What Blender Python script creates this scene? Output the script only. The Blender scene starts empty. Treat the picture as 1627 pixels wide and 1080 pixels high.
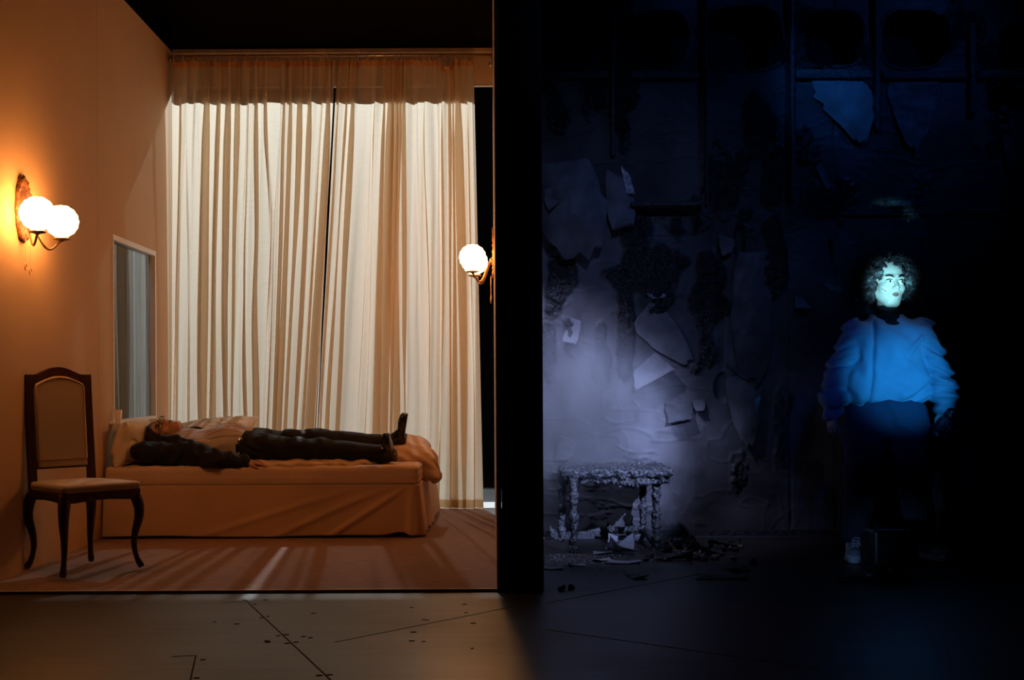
import bpy, math, random
import numpy as np
from mathutils import Vector, Matrix
R = math.radians
F = 2000.0                      # focal length in pixels of the 1627 px wide frame
HY = 605.0                      # horizon row
ROLL = 0.0052
sc = bpy.context.scene
COL = sc.collection

# ------------------------------------------------------------------ camera
cam = bpy.data.cameras.new('camera'); camo = bpy.data.objects.new('camera', cam); COL.objects.link(camo)
cam.sensor_width = 36.0; cam.lens = 36.0 * F / 1627.0
cam.shift_y = (HY - 540.0) / 1627.0
cam.clip_start = 0.05; cam.clip_end = 60
camo.matrix_world = Matrix.Translation((0, 0, 1.0)) @ Matrix.Rotation(R(90), 4, 'X') @ Matrix.Rotation(-ROLL, 4, 'Z')
sc.camera = camo
# ------------------------------------------------------------------ world and exposure
w = bpy.data.worlds.new('world'); sc.world = w; w.use_nodes = True
w.node_tree.nodes['Background'].inputs[0].default_value = (0.10, 0.13, 0.25, 1)
w.node_tree.nodes['Background'].inputs[1].default_value = 0.0015
sc.view_settings.view_transform = 'Standard'; sc.view_settings.look = 'None'
sc.view_settings.exposure = 0.0; sc.view_settings.gamma = 1.0
sc.view_settings.use_curve_mapping = False

def spot(name, loc, target, watts, color, angle, blend=0.3, radius=0.03):
    l = bpy.data.lights.new(name, 'SPOT'); l.energy = watts; l.color = color
    l.spot_size = R(angle); l.spot_blend = blend; l.shadow_soft_size = radius
    o = bpy.data.objects.new(name, l); COL.objects.link(o); o.location = loc
    o.rotation_euler = (Vector(target) - Vector(loc)).to_track_quat('-Z', 'Y').to_euler()
    return o
# ------------------------------------------------------------------ stage lights and added fills
spot('curtain_back_spotlight', (-1.52, 14.0, 6.55), (-1.35, 9.0, 1.1), 3500, (0.80, 0.93, 1.0), 52, 0.2, 0.035)
spot('stool_spotlight', (2.75, 3.0, 2.55), (0.38, 7.9, 0.54), 2100, (0.42, 0.53, 1.0), 17, 1.0, 0.03)
spot('haze_side_spotlight', (0.10, 7.02, 2.35), (0.40, 7.78, 0.50), 130, (0.50, 0.57, 1.0), 64, 1.0, 0.03)
spot('burnt_wall_spotlight', (0.9, 3.2, 4.2), (0.65, 8.0, 1.65), 75, (0.30, 0.44, 1.0), 30, 1.0, 0.06)
spot('upper_wall_spotlight', (3.6, 5.2, 4.4), (1.95, 8.0, 2.75), 40, (0.03, 0.20, 1.0), 48, 1.0, 0.03)
spot('blue_sheet_spotlight', (0.9, 5.4, 4.6), (2.0, 8.0, 2.80), 120, (0.02, 0.24, 1.0), 14, 1.0, 0.03)
spot('face_spotlight', (1.47, 4.7, 0.70), (2.09, 6.95, 1.530), 760, (0.22, 0.76, 1.0), 7.2, 0.9, 0.02)
spot('torso_spotlight', (2.62, 4.6, 0.78), (2.13, 7.0, 1.02), 235, (0.02, 0.37, 1.0), 17, 0.9, 0.02)
spot('deep_blue_fill_light', (1.5, 4.5, 2.0), (2.06, 7.0, 1.0), 24, (0.02, 0.13, 1.0), 22, 1.0, 0.05)  # added fill that lifts the dark sleeves, trousers and hands
spot('shoulder_spotlight', (3.3, 4.6, 3.6), (2.22, 7.0, 1.45), 16, (0.58, 0.44, 0.62), 12, 0.9, 0.03)
spot('shoe_fill_light', (1.2, 5.4, 0.30), (2.1, 6.98, 0.07), 8.0, (0.25, 0.48, 1.0), 22, 1.0, 0.02)

# ------------------------------------------------------------------ pixel -> place
def at(px, py, Y):
    dx = px - 813.5; dy = py - HY
    ux = dx - ROLL * dy; uy = dy + ROLL * dx
    return np.array([ux / F * Y, Y, 1.0 - uy / F * Y])

# ------------------------------------------------------------------ materials
def mat(name, col, rough=0.6, metal=0.0, spec=0.4, var=0.0, vscale=8.0, bump=0.0, bscale=60.0, sheen=0.0, stretch=None):
    m = bpy.data.materials.new(name); m.use_nodes = True
    nt = m.node_tree; N = nt.nodes; L = nt.links; b = N['Principled BSDF']
    b.inputs['Base Color'].default_value = (*col, 1); b.inputs['Roughness'].default_value = rough
    b.inputs['Metallic'].default_value = metal; b.inputs['Specular IOR Level'].default_value = spec
    if sheen: b.inputs['Sheen Weight'].default_value = sheen
    tc = N.new('ShaderNodeTexCoord'); src = tc.outputs['Object']
    if stretch:
        mp = N.new('ShaderNodeMapping'); mp.inputs['Scale'].default_value = stretch
        L.new(src, mp.inputs[0]); src = mp.outputs[0]
    if var:
        n = N.new('ShaderNodeTexNoise'); n.inputs['Scale'].default_value = vscale; n.inputs['Detail'].default_value = 6
        r = N.new('ShaderNodeValToRGB')
        r.color_ramp.elements[0].position = .3; r.color_ramp.elements[1].position = .7
        r.color_ramp.elements[0].color = (*[c * (1 - var) for c in col], 1)
        r.color_ramp.elements[1].color = (*[min(1, c * (1 + var)) for c in col], 1)
        L.new(src, n.inputs['Vector']); L.new(n.outputs[0], r.inputs[0]); L.new(r.outputs[0], b.inputs['Base Color'])
    if bump:
        n2 = N.new('ShaderNodeTexNoise'); n2.inputs['Scale'].default_value = bscale; n2.inputs['Detail'].default_value = 5
        bp = N.new('ShaderNodeBump'); bp.inputs['Strength'].default_value = bump; bp.inputs['Distance'].default_value = 0.01
        L.new(src, n2.inputs['Vector']); L.new(n2.outputs[0], bp.inputs['Height']); L.new(bp.outputs[0], b.inputs['Normal'])
    return m

# ------------------------------------------------------------------ object helpers
def props(o, label=None, cat=None, group=None, kind=None):
    if label: o['label'] = label
    if cat: o['category'] = cat
    if group: o['group'] = group
    if kind: o['kind'] = kind
    return o
def mesh_obj(name, V, Fc, m, parent=None, smooth=True, origin=None, **kw):
    """V in world coordinates (or in the parent's frame when the parent stands at the origin)."""
    V = np.asarray(V, dtype=float)
    o0 = np.array(parent_origin(parent)) if parent is not None else np.array(origin if origin is not None else (0, 0, 0), float)
    me = bpy.data.meshes.new(name); me.from_pydata((V - o0).tolist(), [], [list(map(int, f)) for f in Fc])
    me.update()
    if smooth: me.polygons.foreach_set('use_smooth', [True] * len(me.polygons))
    if m is not None: me.materials.append(m)
    o = bpy.data.objects.new(name, me); COL.objects.link(o)
    if parent is not None: o.parent = parent
    else: o.location = o0
    props(o, **kw)
    return o
def parent_origin(p):
    t = np.zeros(3)
    while p is not None:
        t += np.array(p.location); p = p.parent
    return t
def empty(name, loc, label, cat, group=None, rz=0, kind=None):
    o = bpy.data.objects.new(name, None); COL.objects.link(o); o.location = loc; o.rotation_euler = (0, 0, rz)
    o.empty_display_size = .05
    return props(o, label, cat, group, kind)

class MB:
    def __init__(s): s.v = []; s.f = []
    def add(s, V, Fc):
        b = len(s.v); s.v.extend([tuple(map(float, q)) for q in V]); s.f.extend([[int(i) + b for i in f] for f in Fc]); return s
    def box(s, lo, hi, bev=0.0):
        (x0, y0, z0), (x1, y1, z1) = lo, hi
        if bev <= 0:
            return s.add([(x0,y0,z0),(x1,y0,z0),(x1,y1,z0),(x0,y1,z0),(x0,y0,z1),(x1,y0,z1),(x1,y1,z1),(x0,y1,z1)],
                 [(3,2,1,0),(4,5,6,7),(0,1,5,4),(1,2,6,5),(2,3,7,6),(3,0,4,7)])
        V = []; 
        rings = [(z0, bev), (z0 + bev, 0), (z1 - bev, 0), (z1, bev)]
        for z, i in rings:
            b = bev
            pts = [(x0+b,y0),(x1-b,y0),(x1,y0+b),(x1,y1-b),(x1-b,y1),(x0+b,y1),(x0,y1-b),(x0,y0+b)]
            cx, cy = (x0+x1)/2, (y0+y1)/2
            for (x, y) in pts:
                V.append((x - math.copysign(i, x-cx), y - math.copysign(i, y-cy), z))
        Fc = [list(range(7,-1,-1)), [24+i for i in range(8)]]
        for r in range(3):
            for i in range(8):
                j = (i+1) % 8; Fc.append((r*8+i, r*8+j, r*8+8+j, r*8+8+i))
        return s.add(V, Fc)
    def tube(s, pts, rad, n=8, cap=True, closed=False):
        P = [np.array(p, float) for p in pts]; m = len(P)
        rr = rad if hasattr(rad, '__len__') else [rad] * m
        V = []; up = None
        for i in range(m):
            if closed: t = P[(i+1) % m] - P[i-1]
            else: t = P[min(i+1, m-1)] - P[max(i-1, 0)]
            t = t / (np.linalg.norm(t) + 1e-9)
            if up is None:
                a = np.array([0, 0, 1.0]) if abs(t[2]) < .9 else np.array([1.0, 0, 0])
                up = np.cross(t, a)
            up = up - t * np.dot(up, t); up /= np.linalg.norm(up) + 1e-9
            b = np.cross(t, up)
            for k in range(n):
                an = 2*math.pi*k/n
                V.append(P[i] + (up*math.cos(an) + b*math.sin(an)) * rr[i])
        Fc = []
        for i in range(m if closed else m-1):
            i2 = (i+1) % m
            for k in range(n):
                k2 = (k+1) % n; Fc.append((i*n+k, i*n+k2, i2*n+k2, i2*n+k))
        if cap and not closed:
            Fc.append(list(range(n-1, -1, -1))); Fc.append([(m-1)*n+k for k in range(n)])
        return s.add(V, Fc)
    def lathe(s, c, prof, n=24, axis='z', sx=1, sy=1):
        V = []
        for (r, h) in prof:
            for k in range(n):
                a = 2*math.pi*k/n; x, y = r*math.cos(a)*sx, r*math.sin(a)*sy
                p = (x, y, h) if axis == 'z' else ((h, x, y) if axis == 'x' else (x, h, y))
                V.append((c[0]+p[0], c[1]+p[1], c[2]+p[2]))
        Fc = []
        for i in range(len(prof)-1):
            for k in range(n):
                k2 = (k+1) % n; Fc.append((i*n+k, i*n+k2, (i+1)*n+k2, (i+1)*n+k))
        Fc.append(list(range(n-1, -1, -1))); Fc.append([(len(prof)-1)*n+k for k in range(n)])
        return s.add(V, Fc)
    def build(s, name, m, parent=None, smooth=True, **kw): return mesh_obj(name, s.v, s.f, m, parent, smooth, **kw)

def grid_faces(nu, nv, wrap=False):
    i = np.arange(nu if wrap else nu-1)[:, None]; j = np.arange(nv-1)[None, :]
    i2 = (i+1) % nu
    return np.stack([i*nv+j+0*i, i2*nv+j, i2*nv+j+1, i*nv+j+1], -1).reshape(-1, 4)

# ------------------------------------------------------------------ noise
_rs = np.random.RandomState(7); _LAT = _rs.rand(32, 32, 32).astype(np.float32)
def vnoise(P, scale, seed=0):
    Q = np.asarray(P, dtype=np.float32) * scale + np.array([seed*7.3+101, seed*3.1+57, seed*5.7+83], np.float32)
    i = np.floor(Q).astype(int); f = Q - i; f = f*f*(3-2*f); i %= 32; j = (i+1) % 32
    x0, y0, z0 = i[...,0], i[...,1], i[...,2]; x1, y1, z1 = j[...,0], j[...,1], j[...,2]
    fx, fy, fz = f[...,0], f[...,1], f[...,2]
    a = _LAT[x0,y0,z0]*(1-fx)+_LAT[x1,y0,z0]*fx; b = _LAT[x0,y1,z0]*(1-fx)+_LAT[x1,y1,z0]*fx
    c = _LAT[x0,y0,z1]*(1-fx)+_LAT[x1,y0,z1]*fx; d = _LAT[x0,y1,z1]*(1-fx)+_LAT[x1,y1,z1]*fx
    return (a*(1-fy)+b*fy)*(1-fz)+(c*(1-fy)+d*fy)*fz
def fbm(P, scale, octv=4, seed=0):
    s = 0; a = 1; t = 0
    for k in range(octv): s = s + a*vnoise(P, scale*2**k, seed+k); t += a; a *= .5
    return s / t

# ------------------------------------------------------------------ signed distance modelling
def cap(P, a, b, ra, rb=None):
    rb = ra if rb is None else rb
    a = np.asarray(a, np.float32); b = np.asarray(b, np.float32); ba = b - a
    h = np.clip(((P - a) @ ba) / (float(ba @ ba) + 1e-12), 0, 1)
    return np.linalg.norm(P - a - h[:, None]*ba, axis=1) - (ra + (rb-ra)*h)
def ell(P, c, r, M=None):
    q = P - np.asarray(c, np.float32)
    if M is not None: q = q @ np.asarray(M, np.float32)      # columns of M = local axes
    r = np.asarray(r, np.float32)
    k0 = np.linalg.norm(q / r, axis=1); k1 = np.linalg.norm(q / (r*r), axis=1) + 1e-9
    return k0*(k0-1)/k1
def rbox(P, c, hs, rad, M=None):
    q = P - np.asarray(c, np.float32)
    if M is not None: q = q @ np.asarray(M, np.float32)
    q = np.abs(q) - (np.asarray(hs, np.float32) - rad)
    return np.linalg.norm(np.maximum(q, 0), axis=1) + np.minimum(q.max(1), 0) - rad
def smin(a, b, k):
    h = np.clip(.5+.5*(b-a)/k, 0, 1); return b*(1-h)+a*h - k*h*(1-h)
def smax(a, b, k): return -smin(-a, -b, k)
def U(k, *ds):
    d = ds[0]
    for e in ds[1:]: d = smin(d, e, k)
    return d
def chain(P, pts, rads, k=.02):
    d = None
    for i in range(len(pts)-1):
        e = cap(P, pts[i], pts[i+1], rads[i], rads[i+1]); d = e if d is None else smin(d, e, k)
    return d
def sdf_mesh(fn, lo, hi, h):
    lo = np.array(lo, np.float32); hi = np.array(hi, np.float32); B = 8
    nb = np.ceil((hi-lo)/(h*B)).astype(int); n = nb*B
    bi = np.stack(np.meshgrid(*[np.arange(k) for k in nb], indexing='ij'), -1).reshape(-1, 3)
    cen = lo + (bi*B + B/2 - .5)*h
    d = fn(cen.astype(np.float32)); act = np.abs(d) < h*B*1.9
    V = np.where(d > 0, 1.0, -1.0).astype(np.float32).reshape(nb)
    V = np.repeat(np.repeat(np.repeat(V, B, 0), B, 1), B, 2)
    ab = bi[act]; off = np.stack(np.meshgrid(*[np.arange(B)]*3, indexing='ij'), -1).reshape(-1, 3)
    for s in range(0, len(ab), 2000):
        a = ab[s:s+2000]
        idx = (a[:, None, :]*B + off[None]).reshape(-1, 3)
        V[idx[:,0], idx[:,1], idx[:,2]] = fn((lo + idx*h).astype(np.float32))
    V[0] = V[-1] = 1; V[:,0] = V[:,-1] = 1; V[:,:,0] = V[:,:,-1] = 1
    S = V < 0
    cnt = np.zeros(tuple(n-1), np.int8)
    for a in (0,1):
        for b in (0,1):
            for c in (0,1): cnt += S[a:n[0]-1+a, b:n[1]-1+b, c:n[2]-1+c]
    I = np.argwhere((cnt > 0) & (cnt < 8))
    ids = -np.ones(tuple(n-1), np.int64); ids[I[:,0], I[:,1], I[:,2]] = np.arange(len(I))
    pos = np.zeros((len(I), 3)); num = np.zeros(len(I))
    cs = [(a,b,c) for a in (0,1) for b in (0,1) for c in (0,1)]
    for p in cs:
        for ax in range(3):
            if p[ax]: continue
            q = list(p); q[ax] = 1
            v0 = V[I[:,0]+p[0], I[:,1]+p[1], I[:,2]+p[2]]; v1 = V[I[:,0]+q[0], I[:,1]+q[1], I[:,2]+q[2]]
            m = (v0 < 0) != (v1 < 0); t = v0[m]/(v0[m]-v1[m])
            pp = np.tile(np.array(p, float), (m.sum(), 1)); pp[:, ax] += t
            pos[m] += pp; num[m] += 1
    verts = lo + (I + pos/num[:, None])*h
    faces = []
    for ax in range(3):
        sl0 = [slice(1, -1)]*3; sl1 = [slice(1, -1)]*3; sl0[ax] = slice(0, n[ax]-1); sl1[ax] = slice(1, n[ax])
        A = S[tuple(sl0)]; Bq = S[tuple(sl1)]
        E = np.argwhere(A != Bq); off3 = np.ones(3, int); off3[ax] = 0; G = E + off3
        o1, o2 = (ax+1) % 3, (ax+2) % 3
        def cell(da, db):
            c = G.copy(); c[:, o1] -= da; c[:, o2] -= db; return ids[c[:,0], c[:,1], c[:,2]]
        q = np.stack([cell(1,1), cell(0,1), cell(0,0), cell(1,0)], 1)
        ins = A[E[:,0], E[:,1], E[:,2]]
        q[~ins] = q[~ins][:, ::-1]
        faces.append(q)
    Fc = np.concatenate(faces); Fc = Fc[(Fc >= 0).all(1)]
    return verts, Fc
def sdf_obj(name, fn, lo, hi, h, m, parent=None, relax=1, **kw):
    V, Fc = sdf_mesh(fn, lo, hi, h)
    for _ in range(relax):                                   # light smoothing of the lattice steps
        acc = np.zeros_like(V); c = np.zeros(len(V))
        for a, b in ((0,1),(1,2),(2,3),(3,0)):
            np.add.at(acc, Fc[:,a], V[Fc[:,b]]); np.add.at(c, Fc[:,a], 1)
            np.add.at(acc, Fc[:,b], V[Fc[:,a]]); np.add.at(c, Fc[:,b], 1)
        V = .45*V + .55*acc/np.maximum(c,1)[:, None]
    return mesh_obj(name, V, Fc, m, parent, **kw)
# ================================================================== materials of the lit room
M_wall = mat('painted_flat', (0.55, 0.36, 0.20), .75, var=.05, vscale=1.5, bump=.04, bscale=240)
M_trimwood = mat('pale_edge_timber', (0.60, 0.42, 0.27), .6, var=.12, vscale=14)
M_white = mat('white_gloss_paint', (0.80, 0.78, 0.76), .4)
M_black = mat('black_masking', (0.010, 0.010, 0.011), .85, spec=.15)
M_darkwood = mat('dark_mahogany', (0.045, 0.014, 0.009), .38, var=.35, vscale=30, stretch=(1, 1, .15))
M_uphol = mat('cream_upholstery', (0.45, 0.35, 0.27), .85, bump=.15, bscale=500, sheen=.3)
M_seam = mat('dark_seam', (0.012, 0.009, 0.008), .9)
M_brass = mat('aged_brass', (0.20, 0.10, 0.04), .38, metal=.8, var=.4, vscale=60)
M_backplate = mat('carved_bronze', (0.20, 0.085, 0.035), .42, metal=.35, var=.6, vscale=55, bump=.5, bscale=80)
M_rod = mat('metal_rod', (0.45, 0.36, 0.30), .3, metal=.8)
M_ring = mat('copper_ring', (.62, .40, .27), .35, metal=.3)
M_bedlinen = mat('cream_bedlinen', (0.55, 0.37, 0.25), .85, var=.05, vscale=4, bump=.12, bscale=35, sheen=.2)
M_sheet = mat('fitted_sheet', (0.62, 0.45, 0.36), .85, var=.04, vscale=5, bump=.1, bscale=30)
M_pillow = mat('white_pillowcase', (0.66, 0.56, 0.45), .85, bump=.15, bscale=28)

def wallX(Y): return -2.66 + 0.029*(9.85 - Y)

# stage floor: stained plywood
def stage_mat():
    m = mat('stage_plywood', (0.10, 0.085, 0.078), .42, spec=.5)
    nt = m.node_tree; N = nt.nodes; L = nt.links; b = N['Principled BSDF']
    tc = N.new('ShaderNodeTexCoord'); mp = N.new('ShaderNodeMapping'); mp.inputs['Rotation'].default_value = (0, 0, R(-14))
    mp.inputs['Scale'].default_value = (.7, 6, 1); L.new(tc.outputs['Object'], mp.inputs[0])
    n = N.new('ShaderNodeTexNoise'); n.inputs['Scale'].default_value = 2.4; n.inputs['Detail'].default_value = 8; n.inputs['Distortion'].default_value = .6
    L.new(mp.outputs[0], n.inputs['Vector'])
    n2 = N.new('ShaderNodeTexNoise'); n2.inputs['Scale'].default_value = 1.3; n2.inputs['Detail'].default_value = 9
    L.new(tc.outputs['Object'], n2.inputs['Vector'])
    r = N.new('ShaderNodeValToRGB'); r.color_ramp.elements[0].position = .28; r.color_ramp.elements[1].position = .75
    r.color_ramp.elements[0].color = (.014, .011, .010, 1); r.color_ramp.elements[1].color = (.052, .040, .034, 1)
    L.new(n.outputs[0], r.inputs[0])
    mx = N.new('ShaderNodeMixRGB'); mx.blend_type = 'MULTIPLY'; mx.inputs[0].default_value = .7
    r2 = N.new('ShaderNodeValToRGB'); r2.color_ramp.elements[0].position = .35; r2.color_ramp.elements[1].position = .6
    r2.color_ramp.elements[0].color = (.5, .5, .52, 1); r2.color_ramp.elements[1].color = (1, 1, 1, 1)
    L.new(n2.outputs[0], r2.inputs[0]); L.new(r.outputs[0], mx.inputs[1]); L.new(r2.outputs[0], mx.inputs[2])
    L.new(mx.outputs[0], b.inputs['Base Color'])
    rr = N.new('ShaderNodeMapRange'); rr.inputs['To Min'].default_value = .30; rr.inputs['To Max'].default_value = .58
    L.new(n2.outputs[0], rr.inputs[0]); L.new(rr.outputs[0], b.inputs['Roughness'])
    bp = N.new('ShaderNodeBump'); bp.inputs['Strength'].default_value = .12; bp.inputs['Distance'].default_value = .01
    L.new(n.outputs[0], bp.inputs['Height']); L.new(bp.outputs[0], b.inputs['Normal'])
    return m
M_stage = stage_mat()
MB().box((-5, 1.5, -.1), (6.5, 15.5, 0)).build('floor', M_stage, smooth=False, kind='structure')
# butt joints between the plywood sheets and the staple holes beside them
def fl(px, py):
    s = py - HY + ROLL*(px-813.5); Y = F/s; return np.array([(px-813.5)/F*Y, Y])
def seam(name, a, b, wd=.006):
    a, b = fl(*a), fl(*b); d = (b-a)/np.linalg.norm(b-a); n = np.array([-d[1], d[0]])*wd/2
    q = [a-n, b-n, b+n, a+n]; z = .0012
    mesh_obj(name, [(x, y, 0) for x, y in q] + [(x, y, z) for x, y in q], [(3,2,1,0),(4,5,6,7),(0,1,5,4),(1,2,6,5),(2,3,7,6),(3,0,4,7)], M_seam, smooth=False, kind='structure')
seam('trim_1', (388, 953), (560, 1115)); seam('trim_2', (530, 1020), (812, 964), .004)
seam('trim_3', (352, 958), (392, 954), .004); seam('trim_4', (270, 1043), (309, 1041)); seam('trim_5', (309, 1041), (292, 1115))
seam('trim_6', (866, 958), (1110, 912), .004); seam('trim_7', (866, 1000), (1300, 1062), .004)
hb = MB()
for px, py in [(385,953),(420,953),(403,960),(424,979),(414,981),(496,974),(339,988),(374,991),(440,1010),(453,1008),(422,1018),(423,1020),(454,1022),(468,1020),(480,1011),(491,1013),(505,1073),(521,1072),(671,984),(677,985),(655,1004),(652,1018),(739,973),(748,1030),(310,1077),(320,1048),(750,990),(671,1019),(652,965),(736,960)]:
    c = fl(px, py); k = random.Random(px*7+py).uniform(.005, .010)
    hb.lathe((c[0], c[1], 0), [(k, 0), (k, .0014)], 8, sx=1.3)
props(hb.build('floor_staple_holes', M_seam), kind='structure')

# ---------------------------------------------------------------- carpet
def carpet_mat():
    m = mat('rust_carpet', (0.36, 0.185, 0.12), .95, spec=.1, sheen=.3)
    nt = m.node_tree; N = nt.nodes; L = nt.links; b = N['Principled BSDF']; tc = N.new('ShaderNodeTexCoord')
    mp = N.new('ShaderNodeMapping'); mp.inputs['Scale'].default_value = (3, 22, 1); L.new(tc.outputs['Object'], mp.inputs[0])
    n = N.new('ShaderNodeTexNoise'); n.inputs['Scale'].default_value = 3; n.inputs['Detail'].default_value = 8
    L.new(mp.outputs[0], n.inputs['Vector'])
    n3 = N.new('ShaderNodeTexNoise'); n3.inputs['Scale'].default_value = 300; L.new(tc.outputs['Object'], n3.inputs['Vector'])
    ad = N.new('ShaderNodeMath'); ad.operation = 'ADD'; ml = N.new('ShaderNodeMath'); ml.operation = 'MULTIPLY'; ml.inputs[1].default_value = .6
    L.new(n3.outputs[0], ml.inputs[0]); L.new(n.outputs[0], ad.inputs[0]); L.new(ml.outputs[0], ad.inputs[1])
    r = N.new('ShaderNodeValToRGB'); r.color_ramp.elements[0].position = .55; r.color_ramp.elements[1].position = 1.05
    r.color_ramp.elements[0].color = (.12, .056, .038, 1); r.color_ramp.elements[1].color = (.34, .19, .135, 1)
    L.new(ad.outputs[0], r.inputs[0]); L.new(r.outputs[0], b.inputs['Base Color'])
    bp = N.new('ShaderNodeBump'); bp.inputs['Strength'].default_value = .5; bp.inputs['Distance'].default_value = .006
    L.new(ad.outputs[0], bp.inputs['Height']); L.new(bp.outputs[0], b.inputs['Normal'])
    return m
M_carpet = carpet_mat()
CZ = .012
CY0 = 5.985
cx = [(wallX(CY0), CY0), (-.062, CY0), (-.125, 9.25), (-.25, 9.85), (wallX(9.86), 9.86)]
n_ = len(cx)
mesh_obj('carpet', [(x, y, .0) for x, y in cx] + [(x, y, CZ) for x, y in cx],
         [list(range(n_-1, -1, -1)), [n_+i for i in range(n_)]] + [(i, (i+1) % n_, n_+(i+1) % n_, n_+i) for i in range(n_)],
         M_carpet, smooth=False, origin=(-1.3, 7.9, 0),
         label='rust brown carpet covering the floor of the lit bedroom', cat='carpet')
MB().box((wallX(CY0)+.002, 5.968, 0), (-.055, 5.984, .016), .003).build('carpet_edge_strip', M_trimwood, smooth=False,
         label='thin pale timber strip along the front edge of the carpet', cat='edging')
MB().box((-1.0, 9.87, .0), (.35, 10.35, .006)).build('floor_cloth', M_white, smooth=False,
         label='pale sheet of flooring seen past the curtain beside the dividing wall', cat='floor sheet')

# ---------------------------------------------------------------- left wall with the window opening
def slab(mb, Y0, Y1, z0, z1, th=.05):
    a, b = wallX(Y0), wallX(Y1)
    return mb.add([(a,Y0,z0),(b,Y1,z0),(b-th,Y1,z0),(a-th,Y0,z0),(a,Y0,z1),(b,Y1,z1),(b-th,Y1,z1),(a-th,Y0,z1)],
           [(3,2,1,0),(4,5,6,7),(0,1,5,4),(1,2,6,5),(2,3,7,6),(3,0,4,7)])
WY0, WY1, WZ0, WZ1 = 8.25, 9.36, .735, 1.975
wl = MB()
for (a, b) in ((5.97, 7.927), (7.931, WY0), (WY1, 9.95)): slab(wl, a, b, 0, 3.6)
slab(wl, WY0, WY1, 0, WZ0); slab(wl, WY0, WY1, WZ1, 3.6)
mesh_obj('wall_left', wl.v, wl.f, M_wall, smooth=False, kind='structure')
MB().box((wallX(7.93)-.08, 7.85, 0), (wallX(7.93)-.055, 8.01, 3.6)).build('trim_8', M_black, smooth=False, kind='structure')  # added backing that stops light coming through the panel gap
# window: white frame, glass, grey curtain and lattice screen outside
wf = empty('window_1', (wallX(8.8), 8.8, WZ0), None, None, kind='structure')
fr = MB(); t = .035
slabs = [(WY0, WY1, WZ1-t, WZ1), (WY0, WY1, WZ0, WZ0+.02), (WY1-.03, WY1, WZ0+.02, WZ1-t), (WY0, WY0+.02, WZ0+.02, WZ1-t)]
for s_ in slabs: slab(fr, *s_, th=.052)
fr.v = [(x+.004, y, z) for x, y, z in fr.v]
fr.build('window_frame', M_white, wf, smooth=False)
def glass_mat(name, tint=(1, 1, 1)):
    m = bpy.data.materials.new(name); m.use_nodes = True; N = m.node_tree.nodes; L = m.node_tree.links
    N.remove(N['Principled BSDF']); o = N['Material Output']
    g = N.new('ShaderNodeBsdfGlossy'); g.inputs['Roughness'].default_value = .02; tr = N.new('ShaderNodeBsdfTransparent')
    tr.inputs[0].default_value = (*tint, 1)
    fz = N.new('ShaderNodeFresnel'); fz.inputs[0].default_value = 1.5; mx = N.new('ShaderNodeMixShader')
    L.new(fz.outputs[0], mx.inputs[0]); L.new(tr.outputs[0], mx.inputs[1]); L.new(g.outputs[0], mx.inputs[2]); L.new(mx.outputs[0], o.inputs[0])
    return m
M_glass = glass_mat('clear_glass', (.9, .93, .95))
gl = MB(); gx = -.030
gl.add([(wallX(WY0)+gx, WY0+.02, WZ0+.02), (wallX(WY1)+gx, WY1-.03, WZ0+.02), (wallX(WY1)+gx, WY1-.03, WZ1-t), (wallX(WY0)+gx, WY0+.02, WZ1-t)], [(0,1,2,3)])
gl.build('window_pane', M_glass, wf, smooth=False)
# grey curtain hanging outside the window
M_greycloth = mat('grey_net_curtain', (.42, .48, .50), .85, bump=.1, bscale=60)
tt = np.linspace(0, 1, 260); zz = np.linspace(.004, 2.2, 14)
T, Z = np.meshgrid(tt, zz, indexing='ij')
yy = 9.84 + T*.95; xx = -3.02+T*.03 + .035*np.sin(T*62 + 3*np.sin(T*9)) + .012*np.sin(T*140+Z)
mesh_obj('outer_curtain', np.stack([xx, yy, Z], -1).reshape(-1, 3), grid_faces(260, 14), M_greycloth, origin=(-3.0, 10.3, .0),
         label='grey net curtain seen through the window glass', cat='curtain')
spot('outer_curtain_fill_light', (-2.80, 8.2, 2.9), (-3.0, 10.0, 1.3), 14.0, (.72, .88, 1.0), 80, .9, .15)  # added cool spot lighting the curtain and lattice outside the window
# diamond lattice screen, left part of the view through the glass
lat = MB(); A0 = np.array([-3.06, 9.30]); A1 = np.array([-2.98, 9.86]); H0, H1 = .6, 2.1
for k in range(-20, 36):
    for sgn in (1, -1):
        z0 = H0 + k*.075; pts = []
        for s in np.linspace(0, 1, 9):
            z = z0 + sgn*(s-.5)*.5 + .2
            if H0 < z < H1: pts.append((A0[0], A0[1]+(A1[1]-A0[1])*s, z))
        if len(pts) > 1: lat.tube(pts, .008, 5)
M_lattice = mat('brown_lattice', (.34, .31, .29), .7)
lo = empty('lattice_screen', (-3.0, 9.58, H0), 'brown diamond lattice screen behind the left half of the window', 'screen')
lat.build('lattice', M_lattice, lo)
MB().box((-3.08, 9.27, H0), (-3.04, 9.30, H1)).box((-3.00, 9.86, H0), (-2.96, 9.89, H1)).add([(-3.08,9.27,H1),(-3.04,9.27,H1),(-2.96,9.89,H1),(-3.0,9.89,H1),(-3.08,9.27,H1+.03),(-3.04,9.27,H1+.03),(-2.96,9.89,H1+.03),(-3.0,9.89,H1+.03)],[(3,2,1,0),(4,5,6,7),(0,1,5,4),(1,2,6,5),(2,3,7,6),(3,0,4,7)]).build('screen_frame', M_lattice, lo, smooth=False)
MB().add([(-3.085,9.29,H0),(-3.005,9.87,H0),(-3.005,9.87,H1),(-3.085,9.29,H1)],[(0,1,2,3)]).build('backing_cloth', mat('brown_gauze', (.12, .11, .11), .9), lo, smooth=False)
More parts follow.
